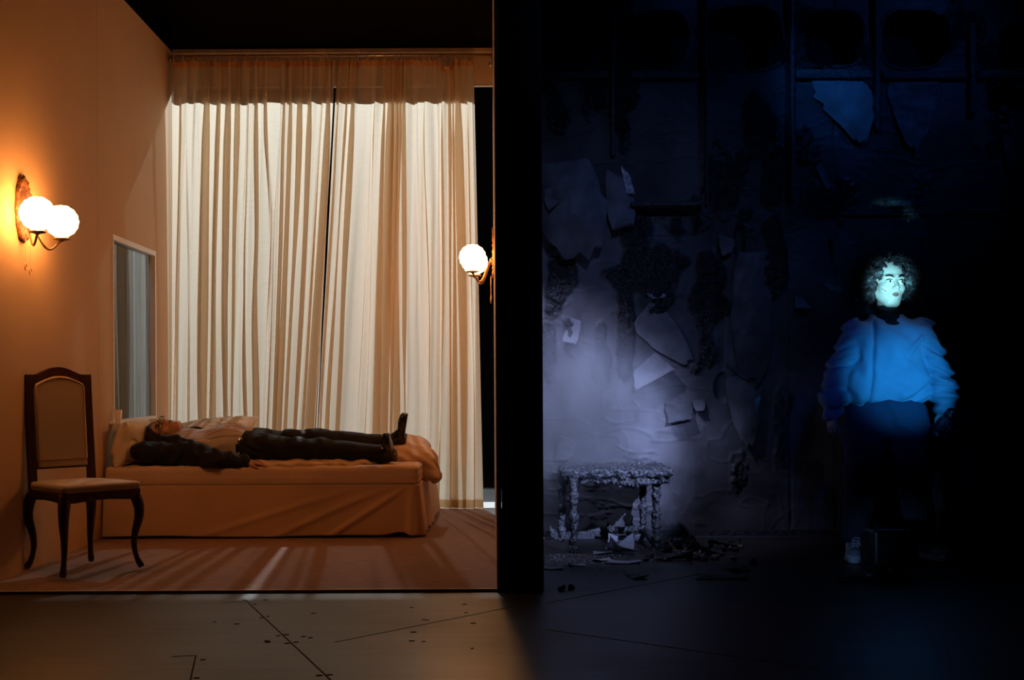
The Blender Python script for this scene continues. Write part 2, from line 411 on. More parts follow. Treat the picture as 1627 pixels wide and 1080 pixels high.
# small clear tumbler by the window corner
g = empty('drinking_glass', (wallX(8.2)+.04, 8.2, .0), 'small clear tumbler on a bracket below the lower left window corner', 'glass')
c0 = at(181, 668, 8.2)
g.location = (wallX(8.2)+.045, 8.2, c0[2]-.01)
MB().lathe((wallX(8.2)+.045, 8.2, c0[2]-.005), [(.019, 0), (.021, .004), (.026, .075), (.0245, .075), (.019, .01), (.002, .008)], 20).build('tumbler', mat('clear_tumbler', (.75, .7, .65), .1, spec=.8), g)
MB().box((wallX(8.2)+.001, 8.16, c0[2]-.025), (wallX(8.2)+.075, 8.24, c0[2]-.005), .003).build('bracket', M_white, g, smooth=False)

# ---------------------------------------------------------------- back header board, rod, curtains
MB().box((-2.655, 9.90, 3.325), (-.12, 9.925, 3.605), 0).build('wall_back', M_wall, smooth=False, kind='structure')
MB().box((-2.655, 9.885, 3.585), (-.12, 9.94, 3.615), 0).build('trim_9', M_trimwood, smooth=False, kind='structure')
MB().box((-2.655, 9.896, 3.318), (-.12, 9.93, 3.326), 0).build('trim_10', M_white, smooth=False, kind='structure')
RZ = 3.524; RY = 9.74
rod = empty('curtain_rod', (-2.64, RY, RZ), 'thin metal curtain rod fixed above the cream curtains', 'curtain rod')
MB().tube([(-2.645, RY, RZ), (-.14, RY, RZ)], .0095, 10).build('rod', M_rod, rod)
for x in (-2.63, -.15):
    MB().tube([(x, RY, RZ), (x, RY, RZ-.035), (x, 9.90, RZ-.035)], .007, 8).lathe((x, 9.892, RZ-.035), [(.02, 0), (.02, .008)], 12, 'y').build('bracket', M_rod, rod)

def cloth_mat(name, col, transp, tl=.55):
    m = bpy.data.materials.new(name); m.use_nodes = True; N = m.node_tree.nodes; L = m.node_tree.links
    N.remove(N['Principled BSDF']); o = N['Material Output']
    d = N.new('ShaderNodeBsdfDiffuse'); d.inputs[0].default_value = (*col, 1)
    t_ = N.new('ShaderNodeBsdfTranslucent'); t_.inputs[0].default_value = (*col, 1)
    tp = N.new('ShaderNodeBsdfTransparent'); tp.inputs[0].default_value = (1, .94, .85, 1)
    m1 = N.new('ShaderNodeMixShader'); m1.inputs[0].default_value = tl; m2 = N.new('ShaderNodeMixShader'); m2.inputs[0].default_value = transp
    L.new(d.outputs[0], m1.inputs[1]); L.new(t_.outputs[0], m1.inputs[2]); L.new(m1.outputs[0], m2.inputs[1]); L.new(tp.outputs[0], m2.inputs[2]); L.new(m2.outputs[0], o.inputs[0])
    tc = N.new('ShaderNodeTexCoord'); mp = N.new('ShaderNodeMapping'); mp.inputs['Scale'].default_value = (1, 1, 3); n = N.new('ShaderNodeTexNoise'); n.inputs['Scale'].default_value = 14; n.inputs['Detail'].default_value = 6
    bp = N.new('ShaderNodeBump'); bp.inputs['Strength'].default_value = .25; bp.inputs['Distance'].default_value = .01
    L.new(tc.outputs['Object'], mp.inputs[0]); L.new(mp.outputs[0], n.inputs['Vector']); L.new(n.outputs[0], bp.inputs['Height'])
    L.new(bp.outputs[0], d.inputs['Normal']); L.new(bp.outputs[0], t_.inputs['Normal'])
    return m
M_curtain = cloth_mat('sheer_cream_curtain', (.84, .72, .57), .13)
M_tape = cloth_mat('curtain_heading', (.74, .40, .20), .02, .3)
M_hem = cloth_mat('curtain_hem', (.78, .60, .36), .04, .45)

def n1(t, s, seed): return vnoise(np.stack([t*s, t*0+seed*1.7, t*0+.5], -1), 1.0, seed)*2-1
def curtain(name, xl, xr, seed, N, label, rings, hook=None):
    """xl, xr: edge x as a function of height."""
    nu, nv = 1100, 56
    t = np.linspace(0, 1, nu); v = np.linspace(0, 1, nv)**1.0
    T, Vv = np.meshgrid(t, v, indexing='ij')
    top = 3.478 + .006*np.cos(T*2*math.pi*rings)
    if hook: top = top - .055*np.exp(-((T-hook)/.045)**2)
    Z = top*(1-Vv) + .022*Vv
    warp = 1.5*n1(T, 5, seed) + .55*n1(T, 13, seed+1) + .2*n1(T, 31, seed+6)
    drift = (n1(T + .08*Vv, 7, seed+2))*1.0*Vv + .35*np.sin(2*Vv+6*T)*Vv
    ph = 2*math.pi*(N*T + warp + drift)
    kk = np.clip(2.3 + 3.0*n1(T+.05*Vv, 2.2*N, seed+3), .3, 4.2)*(.55+.45*np.clip(Vv*6, 0, 1))
    XL, XR = xl(Z), xr(Z); W = XR-XL; wd = W/N
    edge = np.minimum(1, np.minimum(T, 1-T)*25)
    X = XL + W*T - edge*(wd/(2*math.pi)*kk*np.sin(ph)) + edge*.006*n1(T + .15*Vv, 30, seed+4)
    Yd = (.020 + .016*Vv)*(.5+.25*kk)*np.sin(ph) + .004*np.sin(3.1*ph + 5*Vv) + .006*np.exp(-Vv*7)*np.sin(2.7*ph+1)
    Y = 9.745 + Yd
    def grid(j0, j1, off=0.0):
        P = np.stack([X[:, j0:j1], Y[:, j0:j1]+off, Z[:, j0:j1]], -1).reshape(-1, 3); return P, grid_faces(nu, j1-j0)
    root = empty(name, (float((xl(0.)+xr(0.))/2), 9.745, .02), label, 'curtain', 'sheer cream curtains')
    P, Fc = grid(0, nv); mesh_obj('curtain_cloth', P, Fc, M_curtain, root)
    jj = 2; P, Fc = grid(0, jj, -.0035); P2 = P.copy(); P2[:, 2] = np.where(np.arange(len(P2)) % jj == 1, P2[:, 2]+.025, P2[:, 2]+.004)
    mesh_obj('heading_tape', P2, Fc, M_tape, root)
    P, Fc = grid(nv-2, nv, -.003); mesh_obj('hem', P, Fc, M_hem, root)
    rr = random.Random(seed)
    for k in range(rings):
        tk = (k+.5)/rings + rr.uniform(-.012, .012); i = int(tk*(nu-1)); x = X[i, 0]; mb = MB(); dz = 0
        if hook and abs(tk-hook) < .03: dz = -.03
        a0 = rr.uniform(-.5, .5)
        pts = [(x+.010*math.sin(a)*1+a0*.01*(1-math.cos(a)), RY + .016*math.sin(a), RZ - .017 + dz*.2 + .029*math.cos(a)) for a in np.linspace(0, 2*math.pi, 15)[:-1]]
        mb.tube(pts, .0033, 6, closed=True)
        mb.tube([(x, RY-.002, RZ-.037), (x+a0*.01, RY-.004, top[i, 0]-.004)], .0028, 5)
        mb.build('curtain_ring', M_ring, root)
    if hook:
        i = int(hook*(nu-1)); x = X[i, 0]; z0 = top[i, 0]
        pts = [(x-.012+.02*math.cos(a), RY-.03, z0+.004+.018*math.sin(a)) for a in np.linspace(0, 2*math.pi, 17)[:-1]]
        MB().tube(pts, .003, 6, closed=True).tube([(x-.03, RY-.02, RZ), (x-.05, RY-.02, RZ-.02), (x-.015, RY-.03, z0+.02)], .003, 6).build('loose_hook', M_rod, root)
        def knot(P): return U(.01, ell(P, (x+.012, RY-.045, z0-.012), (.022, .016, .016)), ell(P, (x+.02, RY-.045, z0-.03), (.012, .012, .02))) + .004*np.sin(P[:,0]*300)*np.sin(P[:,2]*260)
        sdf_obj('cloth_knot', knot, (x-.05, RY-.09, z0-.08), (x+.07, RY, z0+.03), .003, M_tape, root)
    return root
def lin(z0, x0, z1, x1): return lambda z: x0 + (np.clip((z-z0)/(z1-z0), -.3, 1.2))*(x1-x0)
s_ = 1/203.
curtain('curtain', lin(0, -2.648, 3.5, -2.628), lin(.6, -1.514, 3.3, -1.367), 3, 15, 'left one of the two sheer cream curtains, hanging behind the bed head', 16)
curtain('curtain', lin(.6, -1.506, 3.3, -1.353), lin(0, -.225, 3.5, -.285), 11, 14, 'right one of the two sheer cream curtains, next to the single globe lamp', 15, hook=.80)

# ---------------------------------------------------------------- right wall of the room and the black divider
MB().add([(-.075,5.975,0),(-.053,5.975,0),(-.118,9.93,0),(-.14,9.93,0),(-.075,5.975,4.0),(-.053,5.975,4.0),(-.118,9.93,4.0),(-.14,9.93,4.0)],
   [(3,2,1,0),(4,5,6,7),(0,1,5,4),(1,2,6,5),(2,3,7,6),(3,0,4,7)]).build('wall_right', M_wall, smooth=False, kind='structure')
MB().box((-.076, 5.962, 0), (-.056, 5.974, 4.0)).build('trim_11', M_trimwood, smooth=False, kind='structure')
MB().box((-.052, 5.965, 0), (.146, 6.45, 4.2)).build('wall_divider', M_black, smooth=False, kind='structure')
MB().box((-.050, 6.451, 0), (.010, 9.9, 4.2)).build('wall_divider_flat', M_black, smooth=False, kind='structure')
MB().box((-5, 9.96, 3.34), (.3, 9.98, 7.5)).build('wall_added_light_mask', M_black, smooth=False, kind='structure')  # added black cloth that stops the back light spilling over the header
MB().box((-5, 15.4, 0), (6.5, 15.5, 6)).build('wall_back_of_stage', M_black, smooth=False, kind='structure')

# ---------------------------------------------------------------- wall lamps
def globe_mat():
    m = bpy.data.materials.new('lit_glass_globe'); m.use_nodes = True; b = m.node_tree.nodes['Principled BSDF']
    b.inputs['Base Color'].default_value = (.9, .8, .65, 1); b.inputs['Roughness'].default_value = .3
    b.inputs['Emission Color'].default_value = (1.0, .40, .11, 1); b.inputs['Emission Strength'].default_value = 38
    return m
M_globe = globe_mat()
def sconce(label, loc, rz):
    """built on a wall facing local +x; the wall runs along local y."""
    root = empty('wall_lamp', (0, 0, 0), label, 'lamp', 'twin globe wall lamps')
    pl = MB()
    prof = [(.0, 0), (.09, 0), (.095, .012), (.088, .020), (.074, .017), (.066, .010), (.058, .014), (.03, .020), (.0, .022)]
    nn = 48; V = []
    for r, hgt in prof:
        for k in range(nn):
            a = 2*math.pi*k/nn; rp = r*(1 + (.035*math.cos(12*a) if .06 < r else 0))
            V.append((hgt + (.004*math.cos(24*a) if .07 < r < .093 else 0) + .001, rp*math.cos(a), rp*math.sin(a)*1.85))
    Fc = [(i*nn+k, i*nn+(k+1) % nn, (i+1)*nn+(k+1) % nn, (i+1)*nn+k) for i in range(len(prof)-1) for k in range(nn)]
    pl.add(V, Fc).build('backplate', M_backplate, root)
    MB().lathe((.02, 0, -.055), [(.026, 0), (.024, .012), (.012, .022)], 20, 'x').build('boss', M_brass, root)
    for s in (-1, 1):
        gx, gy, gz = .15, .16*s, -.045
        arm = MB(); b0 = np.array([.03, .0, -.055]); c1 = np.array([gx, gy, gz-.105])
        pts = []
        for u in np.linspace(0, 1, 18):
            x = b0[0] + (c1[0]-b0[0])*u**1.0; y = b0[1] + (c1[1]-b0[1])*u
            z = b0[2]*(1-u) + c1[2]*u - .085*math.sin(math.pi*min(1, u*1.02))*(1 if u < .98 else 0) + .035*math.sin(2*math.pi*u)*(1-u)
            pts.append((x, y, z))
        arm.tube(pts, .0065, 8); arm.build('arm', M_brass, root)
        MB().lathe((gx, gy, gz-.108), [(.006, -.002), (.014, .004), (.042, .010), (.046, .016), (.040, .018), (.02, .012)], 24).build('cup', M_brass, root)
        nu, nv = 72, 40; V = []
        for i in range(nu):
            for j in range(nv):
                a = 2*math.pi*i/nu; b = math.pi*(.03 + .94*j/(nv-1))
                r = .088*(1 + .028*math.cos(16*b)*(.6+.4*math.cos(20*a)))
                V.append((gx + r*math.sin(b)*math.cos(a), gy + r*math.sin(b)*math.sin(a), gz - r*math.cos(b)*.97))
        MB().add(V, grid_faces(nu, nv, True)).build('glass_globe', M_globe, root)
        ch = MB(); cy = .03*s
        for k in range(14): ch.lathe((.035, cy, -.16-k*.009-.02*(s>0)), [(.0005, -.003), (.0024, 0), (.0005, .003)], 6)
        ch.tube([(.035, cy, -.15-.02*(s>0)), (.035, cy, -.285-.02*(s>0))], .0009, 4)
        cc = ch.build('pull_chain', M_ring, root)
        ring = [(.035, cy+.013*math.sin(a), -.303-.02*(s>0)+.017*math.cos(a)) for a in np.linspace(0, 2*math.pi, 17)[:-1]]
        MB().tube(ring, .0036, 6, closed=True).build('pull_ring', M_ring, root)
    root.location = loc; root.rotation_euler = (0, 0, rz)
    return root
sconce('twin globe brass wall lamp on the left wall above the chair', (wallX(6.59)+.001, 6.59, 1.912), math.atan(.029)*-1)
sconce('brass globe wall lamp beside the right curtain, at the dividing wall', (-.1045, 8.50, 1.865), math.pi - math.atan(.0164)*1)

# ---------------------------------------------------------------- dining chair (local frame: front = -y)
ch = empty('dining_chair', (0, 0, 0), 'dark wooden dining chair with cream padded seat and high arched back', 'chair')
def cabriole(x, y, fx, fy, top, front):
    """x,y at the seat corner; fx,fy foot."""
    dx, dy = np.sign(x), np.sign(y)
    pts, rad = [], []
    for u in np.linspace(0, 1, 22):
        z = top*(1-u) + .016*u
        bow = .020*math.sin(math.pi*min(1, u/.5))*(u < .5) - .012*math.sin(math.pi*max(0, (u-.5)/.42))*(u > .5)*(u < .92) + .014*max(0, (u-.9)/.1)
        pts.append((x + (fx-x)*u + dx*bow*.8, y + (fy-y)*u + dy*bow, z))
        r = np.interp(u, [0, .12, .3, .55, .8, .92, .97, 1], [.030, .031, .026, .019, .0135, .0155, .019, .015]); rad.append(r)
    return MB().tube(pts, rad, 10)
for sx in (-1, 1):
    cabriole(sx*.195, -.185, sx*.215, -.200, .42, True).build('leg', M_darkwood, ch)
    cabriole(sx*.165, .185, sx*.176, .205, .42, False).build('leg', M_darkwood, ch)
def seat_frame(P):
    q = P.copy(); q[:, 0] = q[:, 0] / (1 - .18*(q[:, 1]+.2)/.4*.9)
    d = rbox(q, (0, -.005, .408), (.222, .215, .030), .012)
    cut = ell(P, (0, -.22, .365), (.15, .2, .022)); cut2 = ell(P, (.21, 0, .365), (.2, .15, .02)); cut3 = ell(P, (-.21, 0, .365), (.2, .15, .02))
    return smax(smax(smax(d, -cut, .01), -cut2, .01), -cut3, .01)
sdf_obj('seat_frame', seat_frame, (-.27, -.26, .35), (.27, .25, .46), .006, M_darkwood, ch)
def seatpad(P):
    q = P.copy(); q[:, 0] = q[:, 0] / (1 - .18*(q[:, 1]+.2)/.4*.9)
    return rbox(q, (0, -.008, .446), (.222, .212, .024), .018) - .014*np.exp(-(P[:,0]**2+P[:,1]**2)/.03)*(P[:,2] > .44)
sdf_obj('seat_cushion', seatpad, (-.27, -.26, .41), (.27, .25, .52), .006, M_uphol, ch)
def lean(z): return .175 + (z-.42)*.085
for sx in (-1, 1):
    pts = [(sx*.170, lean(z)+.005, z) for z in np.linspace(.40, 1.035, 8)]
    mb = MB(); V = []
    for (x, y, z) in pts:
        for (a, b) in ((-.020, -.014), (.020, -.014), (.020, .014), (-.020, .014)): V.append((x+a, y+b, z))
    mb.add(V, [(i*4+k, i*4+(k+1) % 4, (i+1)*4+(k+1) % 4, (i+1)*4+k) for i in range(7) for k in range(4)] + [(3,2,1,0), (28,29,30,31)])
    mb.build('back_post', M_darkwood, ch, smooth=False)
def rail(z0f, z1f, name, y0=-.016, y1=.016, m=M_darkwood, xs=.150, n=24, bulge=0):
    V = []
    for x in np.linspace(-xs, xs, n):
        for (z, yy) in ((z0f(x), y0), (z1f(x), y0), (z1f(x), y1), (z0f(x), y1)): V.append((x, lean(z)+.005+yy, z))
    Fc = [(i*4+k, (i+1)*4+k, (i+1)*4+(k+1) % 4, i*4+(k+1) % 4) for i in range(n-1) for k in range(4)] + [(0,1,2,3), ((n-1)*4+3,(n-1)*4+2,(n-1)*4+1,(n-1)*4)]
    MB().add(V, Fc).build(name, m, ch, smooth=False)
arch = lambda x: 1.035 + .040*np.cos(np.clip(abs(x)/.13, 0, 1)*math.pi/2)**1.2
rail(lambda x: .985 + .040*np.cos(np.clip(abs(x)/.13, 0, 1)*math.pi/2), arch, 'crest_rail', xs=.190, n=40)
rail(lambda x: .535, lambda x: .572, 'lower_rail')
def backpad(P):
    y = lean(P[:, 2]) + .005; q = P.copy(); q[:, 1] -= y
    topz = .99 + .038*np.cos(np.clip(np.abs(P[:,0])/.13, 0, 1)*math.pi/2)
    d = rbox(q, (0, 0, .78), (.145, .024, .26), .018)
    return smax(d, P[:, 2] - topz, .012)
sdf_obj('back_cushion', backpad, (-.17, .13, .54), (.17, .32, 1.06), .005, M_uphol, ch)
pip = [(sx*x, lean(z)-.020, z) for sx, x, z in [(-1, .138, .585), (-1, .138, .97)]] + [(x, lean(1.0)-.020, .982 + .037*math.cos(min(1, abs(x)/.13)*math.pi/2)) for x in np.linspace(-.125, .125, 13)] + [(.138, lean(z)-.020, z) for z in (.97, .585)]
MB().tube(pip, .003, 6, closed=True).build('piping', M_trimwood, ch)
ch.location = (-2.272, 6.625, CZ); ch.rotation_euler = (0, 0, R(49))

# ---------------------------------------------------------------- bed
BX0, BX1, BY0, BY1 = -2.597, -.60, 8.0, 9.60
bed = empty('bed', ((BX0+BX1)/2, 8.8, CZ), 'low double bed with cream fitted sheet and floor length valance', 'bed')
MB().box((BX0+.03, BY0+.05, .05), (BX1-.05, BY1, .335), .01).build('bed_base', mat('bed_base_cloth', (.2, .13, .09), .9), bed, smooth=False)
for x in (BX0+.15, BX1-.15):
    for y in (BY0+.12, BY1-.12): MB().lathe((x, y, CZ), [(.022, 0), (.025, .04)], 12).build('leg', M_black, bed)
def mattress(P):
    d = rbox(P, ((BX0+BX1)/2, (BY0+BY1)/2, .400), ((BX1-BX0)/2, (BY1-BY0)/2, .066), .035)
    f = fbm(P*np.array([1, 2.2, 1], np.float32), 5, 3, 4)
    side = np.clip((BX1-P[:,0])/.15, 0, 1)
    r = .007*np.abs(np.sin(P[:,2]*70 + 3*f))*(1-side) + .004*np.exp(-((P[:,2]-.392 - .004*np.sin(P[:,0]*5))/.004)**2)*(P[:,1] < BY0+.04)
    return (d - r - .014*(f-.5) - .010*np.maximum(0, fbm(P, 14, 2, 9)-.55)*(P[:,2] > .44)*2)*.9
sdf_obj('mattress', mattress, (BX0-.02, BY0-.03, .30), (BX1+.04, BY1+.03, .50), .010, M_sheet, bed)
# valance: runs along the front and round the foot end
def valance():
    nu, nv = 420, 40; Lf = BX1-BX0; Ls = BY1-BY0; V = []
    for i in range(nu):
        s = (Lf+Ls)*i/(nu-1)
        for j in range(nv):
            v = j/(nv-1); z = .345*(1-v) + (CZ+.008)*v
            out = .006 + .030*v**1.3 + .004*math.sin(s*7+v*2)*v
            dc = s - Lf                       # distance from the corner
            # diagonal drapes running up to the corner
            for k, (c0, sl, a, wd) in enumerate([(-.05, .9, .016, .035), (-.16, 1.35, .012, .05), (-.34, 1.9, .008, .07)]):
                if dc < 0: out += a*math.exp(-((dc - c0 + sl*v*.55)/wd)**2)*min(1, v*3)
            pl_ = math.exp(-((dc+.045)/.022)**2)*.045*v - math.exp(-((dc+.010)/.014)**2)*.030*v
            out += pl_ if dc < .03 else 0
            out += .018*v*math.exp(-((dc+.02)/.05)**2) + (.010*math.sin(dc*28)*v if dc > 0 else 0)
            z += (.022*math.exp(-((dc+.11)/.07)**2) + .004*math.sin(s*5))*v*(1 if dc < 0 else .3) + (.006*v)
            r = .03
            if dc < -r: p = (BX0+s, BY0-out, z)
            elif dc > r: p = (BX1+out, BY0+dc, z)
            else:
                a = (dc+r)/(2*r)*math.pi/2; cx_, cy_ = BX1-r, BY0+r; p = (cx_ + (r+out)*math.sin(a), cy_ - (r+out)*math.cos(a), z)
            V.append(p)
    o = mesh_obj('valance', V, grid_faces(nu, nv), M_bedlinen, bed)
    md = o.modifiers.new('thickness', 'SOLIDIFY'); md.thickness = .003; md.offset = -1
valance()
MB().box((BX0+.005, BY0-.004, .333), (BX1+.004, BY1, .3445), .004).build('piping', M_sheet, bed, smooth=False)

def pillow(c, hs, rot, seed, label, m=M_pillow, group='pillows at the head of the bed', wr=.012):
    Mx = np.array((Matrix.Rotation(rot[2], 3, 'Z') @ Matrix.Rotation(rot[1], 3, 'Y') @ Matrix.Rotation(rot[0], 3, 'X')))
    n = 60; V = []
    uu = np.linspace(-1, 1, n); Ug, Vg = np.meshgrid(uu, uu, indexing='ij')
    parts = []
    for sg in (1, -1):
        h = np.clip((1-np.abs(Ug)**2.6)*(1-np.abs(Vg)**2.6), 0, 1)**.42
        x = hs[0]*Ug*(1-.10*(1-Vg**2)*Ug**4 + .03); y = hs[1]*Vg*(1-.10*(1-Ug**2)*Vg**4 + .03)
        z = sg*hs[2]*h
        parts.append(np.stack([x, y, z], -1).reshape(-1, 3))
    P = np.concatenate(parts)
    rad = (fbm(P, 7, 3, seed)-.5)*2; cre = np.abs(fbm(P*np.array([1, 1.6, 1]), 9, 2, seed+3)-.5)
    P[:, 2] += (wr*rad - wr*1.2*np.exp(-(cre/.04)**2)*.6)*np.sign(P[:, 2]+1e-6)*(np.abs(P[:, 2]) > .004)
    P = P @ Mx.T + np.array(c)
    f1 = grid_faces(n, n); f2 = grid_faces(n, n)[:, ::-1] + n*n
    o = mesh_obj('pillow', P, np.concatenate([f1, f2]), m, None, origin=(c[0], c[1], c[2]), label=label, cat='pillow', group=group)
    return o
pillow((-2.500, 8.27, .605), (.150, .25, .080), (0, R(-76), 0), 1, 'thick cream pillow propped against the left wall at the front of the bed', wr=.014)
pillow((-2.33, 8.50, .525), (.23, .36, .065), (R(-4), R(-9), R(4)), 5, 'white pillow under the lying man\'s head')
pillow((-2.22, 9.18, .60), (.30, .30, .09), (R(20), R(-6), R(-5)), 9, 'white pillow farthest back on the bed, beside the curtain')

# duvet bunched at the foot of the bed
def duvet(P):
    q = P.astype(np.float32)
    d = U(.07, ell(q, (-1.05, 8.98, .50), (.36, .34, .085)), ell(q, (-1.40, 8.16, .468), (.52, .13, .026)), ell(q, (-.80, 8.95, .53), (.22, .26, .09)), ell(q, (-.78, 8.72, .48), (.20, .34, .085)),
          ell(q, (-.66, 8.62, .46), (.13, .30, .09)),
          cap(q, (-.66, 8.50, .47), (-.565, 8.42, .40), .075, .055), cap(q, (-.60, 8.46, .43), (-.515, 8.36, .355), .055, .018),
          cap(q, (-.60, 8.7, .43), (-.535, 8.75, .33), .06, .04))
    wv = fbm(q*np.array([1, .7, 1.3], np.float32), 6, 3, 21)
    return (d + .030*(np.abs(wv-.5)*2) - .012 + .004*np.sin((q[:,0]*1.2+q[:,1]*.5+q[:,2]*1.5)*38+8*wv))*.8
sdf_obj('duvet', duvet, (-2.0, 8.0, .28), (-.38, 9.45, .72), .010, M_bedlinen, None, origin=(-.9, 8.8, .47),
        label='cream duvet bunched up and spilling over the foot of the bed', cat='duvet')
# ================================================================== people
M_skin_m = mat('skin_warm', (0.50, 0.26, 0.17), .5, var=.08, vscale=30)
M_skin_w = mat('skin_olive', (0.62, 0.46, 0.38), .5, var=.05, vscale=30)
M_suit = mat('black_suit_cloth', (0.012, 0.011, 0.013), .8, spec=.25, bump=.1, bscale=300)
M_shirt = mat('striped_shirt', (0.62, 0.46, 0.42), .8)
def stripes(m, scale, cols, axis):
    nt = m.node_tree; N = nt.nodes; L = nt.links; b = N['Principled BSDF']; tc = N.new('ShaderNodeTexCoord')
    wv = N.new('ShaderNodeTexWave'); wv.bands_direction = axis; wv.inputs['Scale'].default_value = scale; wv.inputs['Distortion'].default_value = .6
    r = N.new('ShaderNodeValToRGB'); r.color_ramp.elements[0].color = (*cols[0], 1); r.color_ramp.elements[1].color = (*cols[1], 1); r.color_ramp.elements[1].position = .45
    L.new(tc.outputs['Object'], wv.inputs[0]); L.new(wv.outputs[0], r.inputs[0]); L.new(r.outputs[0], b.inputs['Base Color'])
stripes(M_shirt, 14, ((.30, .24, .28), (.54, .47, .50)), 'Y')
M_leather = mat('black_leather', (0.010, 0.010, 0.011), .25, spec=.6)
M_hair_m = mat('dark_greying_hair', (0.03, 0.018, 0.014), .6, var=.5, vscale=120, bump=.5, bscale=200)
M_metal = mat('belt_buckle_steel', (.6, .6, .62), .25, metal=1)
M_eye = mat('eye_white', (.75, .75, .72), .2); M_iris = mat('dark_iris', (.02, .012, .01), .15)
M_lip = mat('lip', (.30, .09, .085), .4)
M_brow = mat('dark_brow', (.012, .008, .007), .7)

def head_frame(c, up, face, s):
    """columns = local x, y, z in world; the face looks along local -y."""
    up = np.array(up, float); up /= np.linalg.norm(up); f = np.array(face, float); f -= up*np.dot(f, up); f /= np.linalg.norm(f)
    y = -f; x = np.cross(y, up)
    return np.stack([x, y, up], 1), np.array(c, float), s
def head_sdf(P, H, male=False, mouth_open=.0):
    M, c, s = H; q = ((P - c.astype(np.float32)) @ M.astype(np.float32)) / s
    a = q.copy(); a[:, 0] = np.abs(a[:, 0])
    d = ell(q, (0, .015, .035), (.074, .093, .083))
    d = smin(d, ell(q, (0, -.018, -.035), (.060, .068, .082)), .03)
    d = smin(d, ell(q, (0, -.052, -.098), (.025, .024, .019)), .025)                      # chin
    d = smin(d, cap(a, (.052, .0, -.055), (.022, -.048, -.098), .018, .016), .02)            # jaw
    d = smin(d, ell(a, (.040, -.050, -.026), (.022, .022, .019)), .02)                     # cheek
    d = smin(d, cap(a, (.012, -.078, .026), (.045, -.062, .024), .010, .009), .012)          # brow ridge
    d = smax(d, -ell(a, (.031, -.095, .003), (.019, .018, .0125)), .010)                   # sockets
    d = smin(d, cap(q, (0, -.080, .012), (0, -.104, -.026), .0075, .0105), .012)
    d = smin(d, ell(a, (.011, -.092, -.030), (.0085, .010, .007)), .006)
    d = smax(d, -ell(a, (.007, -.098, -.038), (.0035, .006, .004)), .003)
    d = smin(d, cap(a, (.015, -.0795, .0115), (.045, -.072, .007), .0042), .004)                # upper lid
    d = smin(d, cap(a, (.016, -.0775, -.006), (.043, -.071, -.005), .004), .004)                 # lower lid
    d = smin(d, ell(q, (0, -.074, -.058), (.028, .016, .018)), .012)                        # muzzle
    d = smax(d, -ell(q, (0, -.093, -.0605), (.020, .007, .0016+mouth_open)), .003)
    ear = smax(ell(a, (.076, .012, -.004), (.009, .020, .031)), -ell(a, (.083, .006, -.002), (.006, .010, .018)), .004)
    d = smin(d, ear, .006)
    return d * s
def head_extras(root, H, skin, gaze=(0, 0), male=False):
    M, c, s = H
    W = lambda p: M @ (np.array(p)*s) + c
    for sx in (-1, 1):
        nn = 20; V = []; ec = np.array([sx*.0305, -.0735, .0025])
        V = []; Fi = []; Fw = []
        d0 = np.array([gaze[0], -1, gaze[1]]); d0 = d0/np.linalg.norm(d0)
        mb = MB()
        for i in range(13):
            for k in range(16):
                th = math.pi*i/12; ph = 2*math.pi*k/16
                V.append(W(ec + .0118*np.array([math.sin(th)*math.cos(ph), -math.cos(th), math.sin(th)*math.sin(ph)])))
        eb = mb.add(V, [(i*16+k, i*16+(k+1) % 16, (i+1)*16+(k+1) % 16, (i+1)*16+k) for i in range(12) for k in range(16)]).build('eyeball', M_eye, root)
        t = np.cross(d0, [0, 0, 1]); t /= np.linalg.norm(t); b = np.cross(t, d0)
        P0 = ec + d0*.0113; V = [W(P0 + d0*.0016)]
        for r, o in ((.0035, .0012), (.0058, -.0002), (.0060, -.0030)):
            for k in range(16): V.append(W(P0 + d0*o + (t*math.cos(k*math.pi/8) + b*math.sin(k*math.pi/8))*r))
        Fc = [(0, 1+k, 1+(k+1) % 16) for k in range(16)] + [(1+r*16+k, 1+(r+1)*16+k, 1+(r+1)*16+(k+1) % 16, 1+r*16+(k+1) % 16) for r in range(2) for k in range(16)]
        mesh_obj('iris', V, Fc, M_iris, eb)
        pts = [W((sx*x, y, z)) for x, y, z in [(.011, -.0885, .0235), (.020, -.0875, .029), (.031, -.082, .0315), (.042, -.0735, .0300), (.051, -.063, .0245)]]
        MB().tube(pts, [.0026*s, .0042*s, .004*s, .003*s, .0012*s], 8).build('eyebrow', M_brow, root)
        MB().tube([W((sx*x, y, z)) for x, y, z in [(.015, -.0845, .0095), (.024, -.0868, .0125), (.034, -.0845, .0125), (.046, -.0750, .0075)]], [.0008*s, .0016*s, .0016*s, .0008*s], 6).build('eyelashes', M_brow, root)
    def lips(P):
        q = ((P - c.astype(np.float32)) @ M.astype(np.float32)) / s; a = q.copy(); a[:, 0] = np.abs(a[:, 0])
        up = cap(a, (.004, -.0925, -.0555), (.022, -.0825, -.0600), .0046, .0015); lo = cap(a, (.0, -.0920, -.0665), (.020, -.0825, -.0610), .0054, .0018)
        return np.minimum(up, lo)*s
    m0 = W((0, -.088, -.061)); sdf_obj('lips', lips, m0-.034*s, m0+.034*s, .0016, M_lip, root)

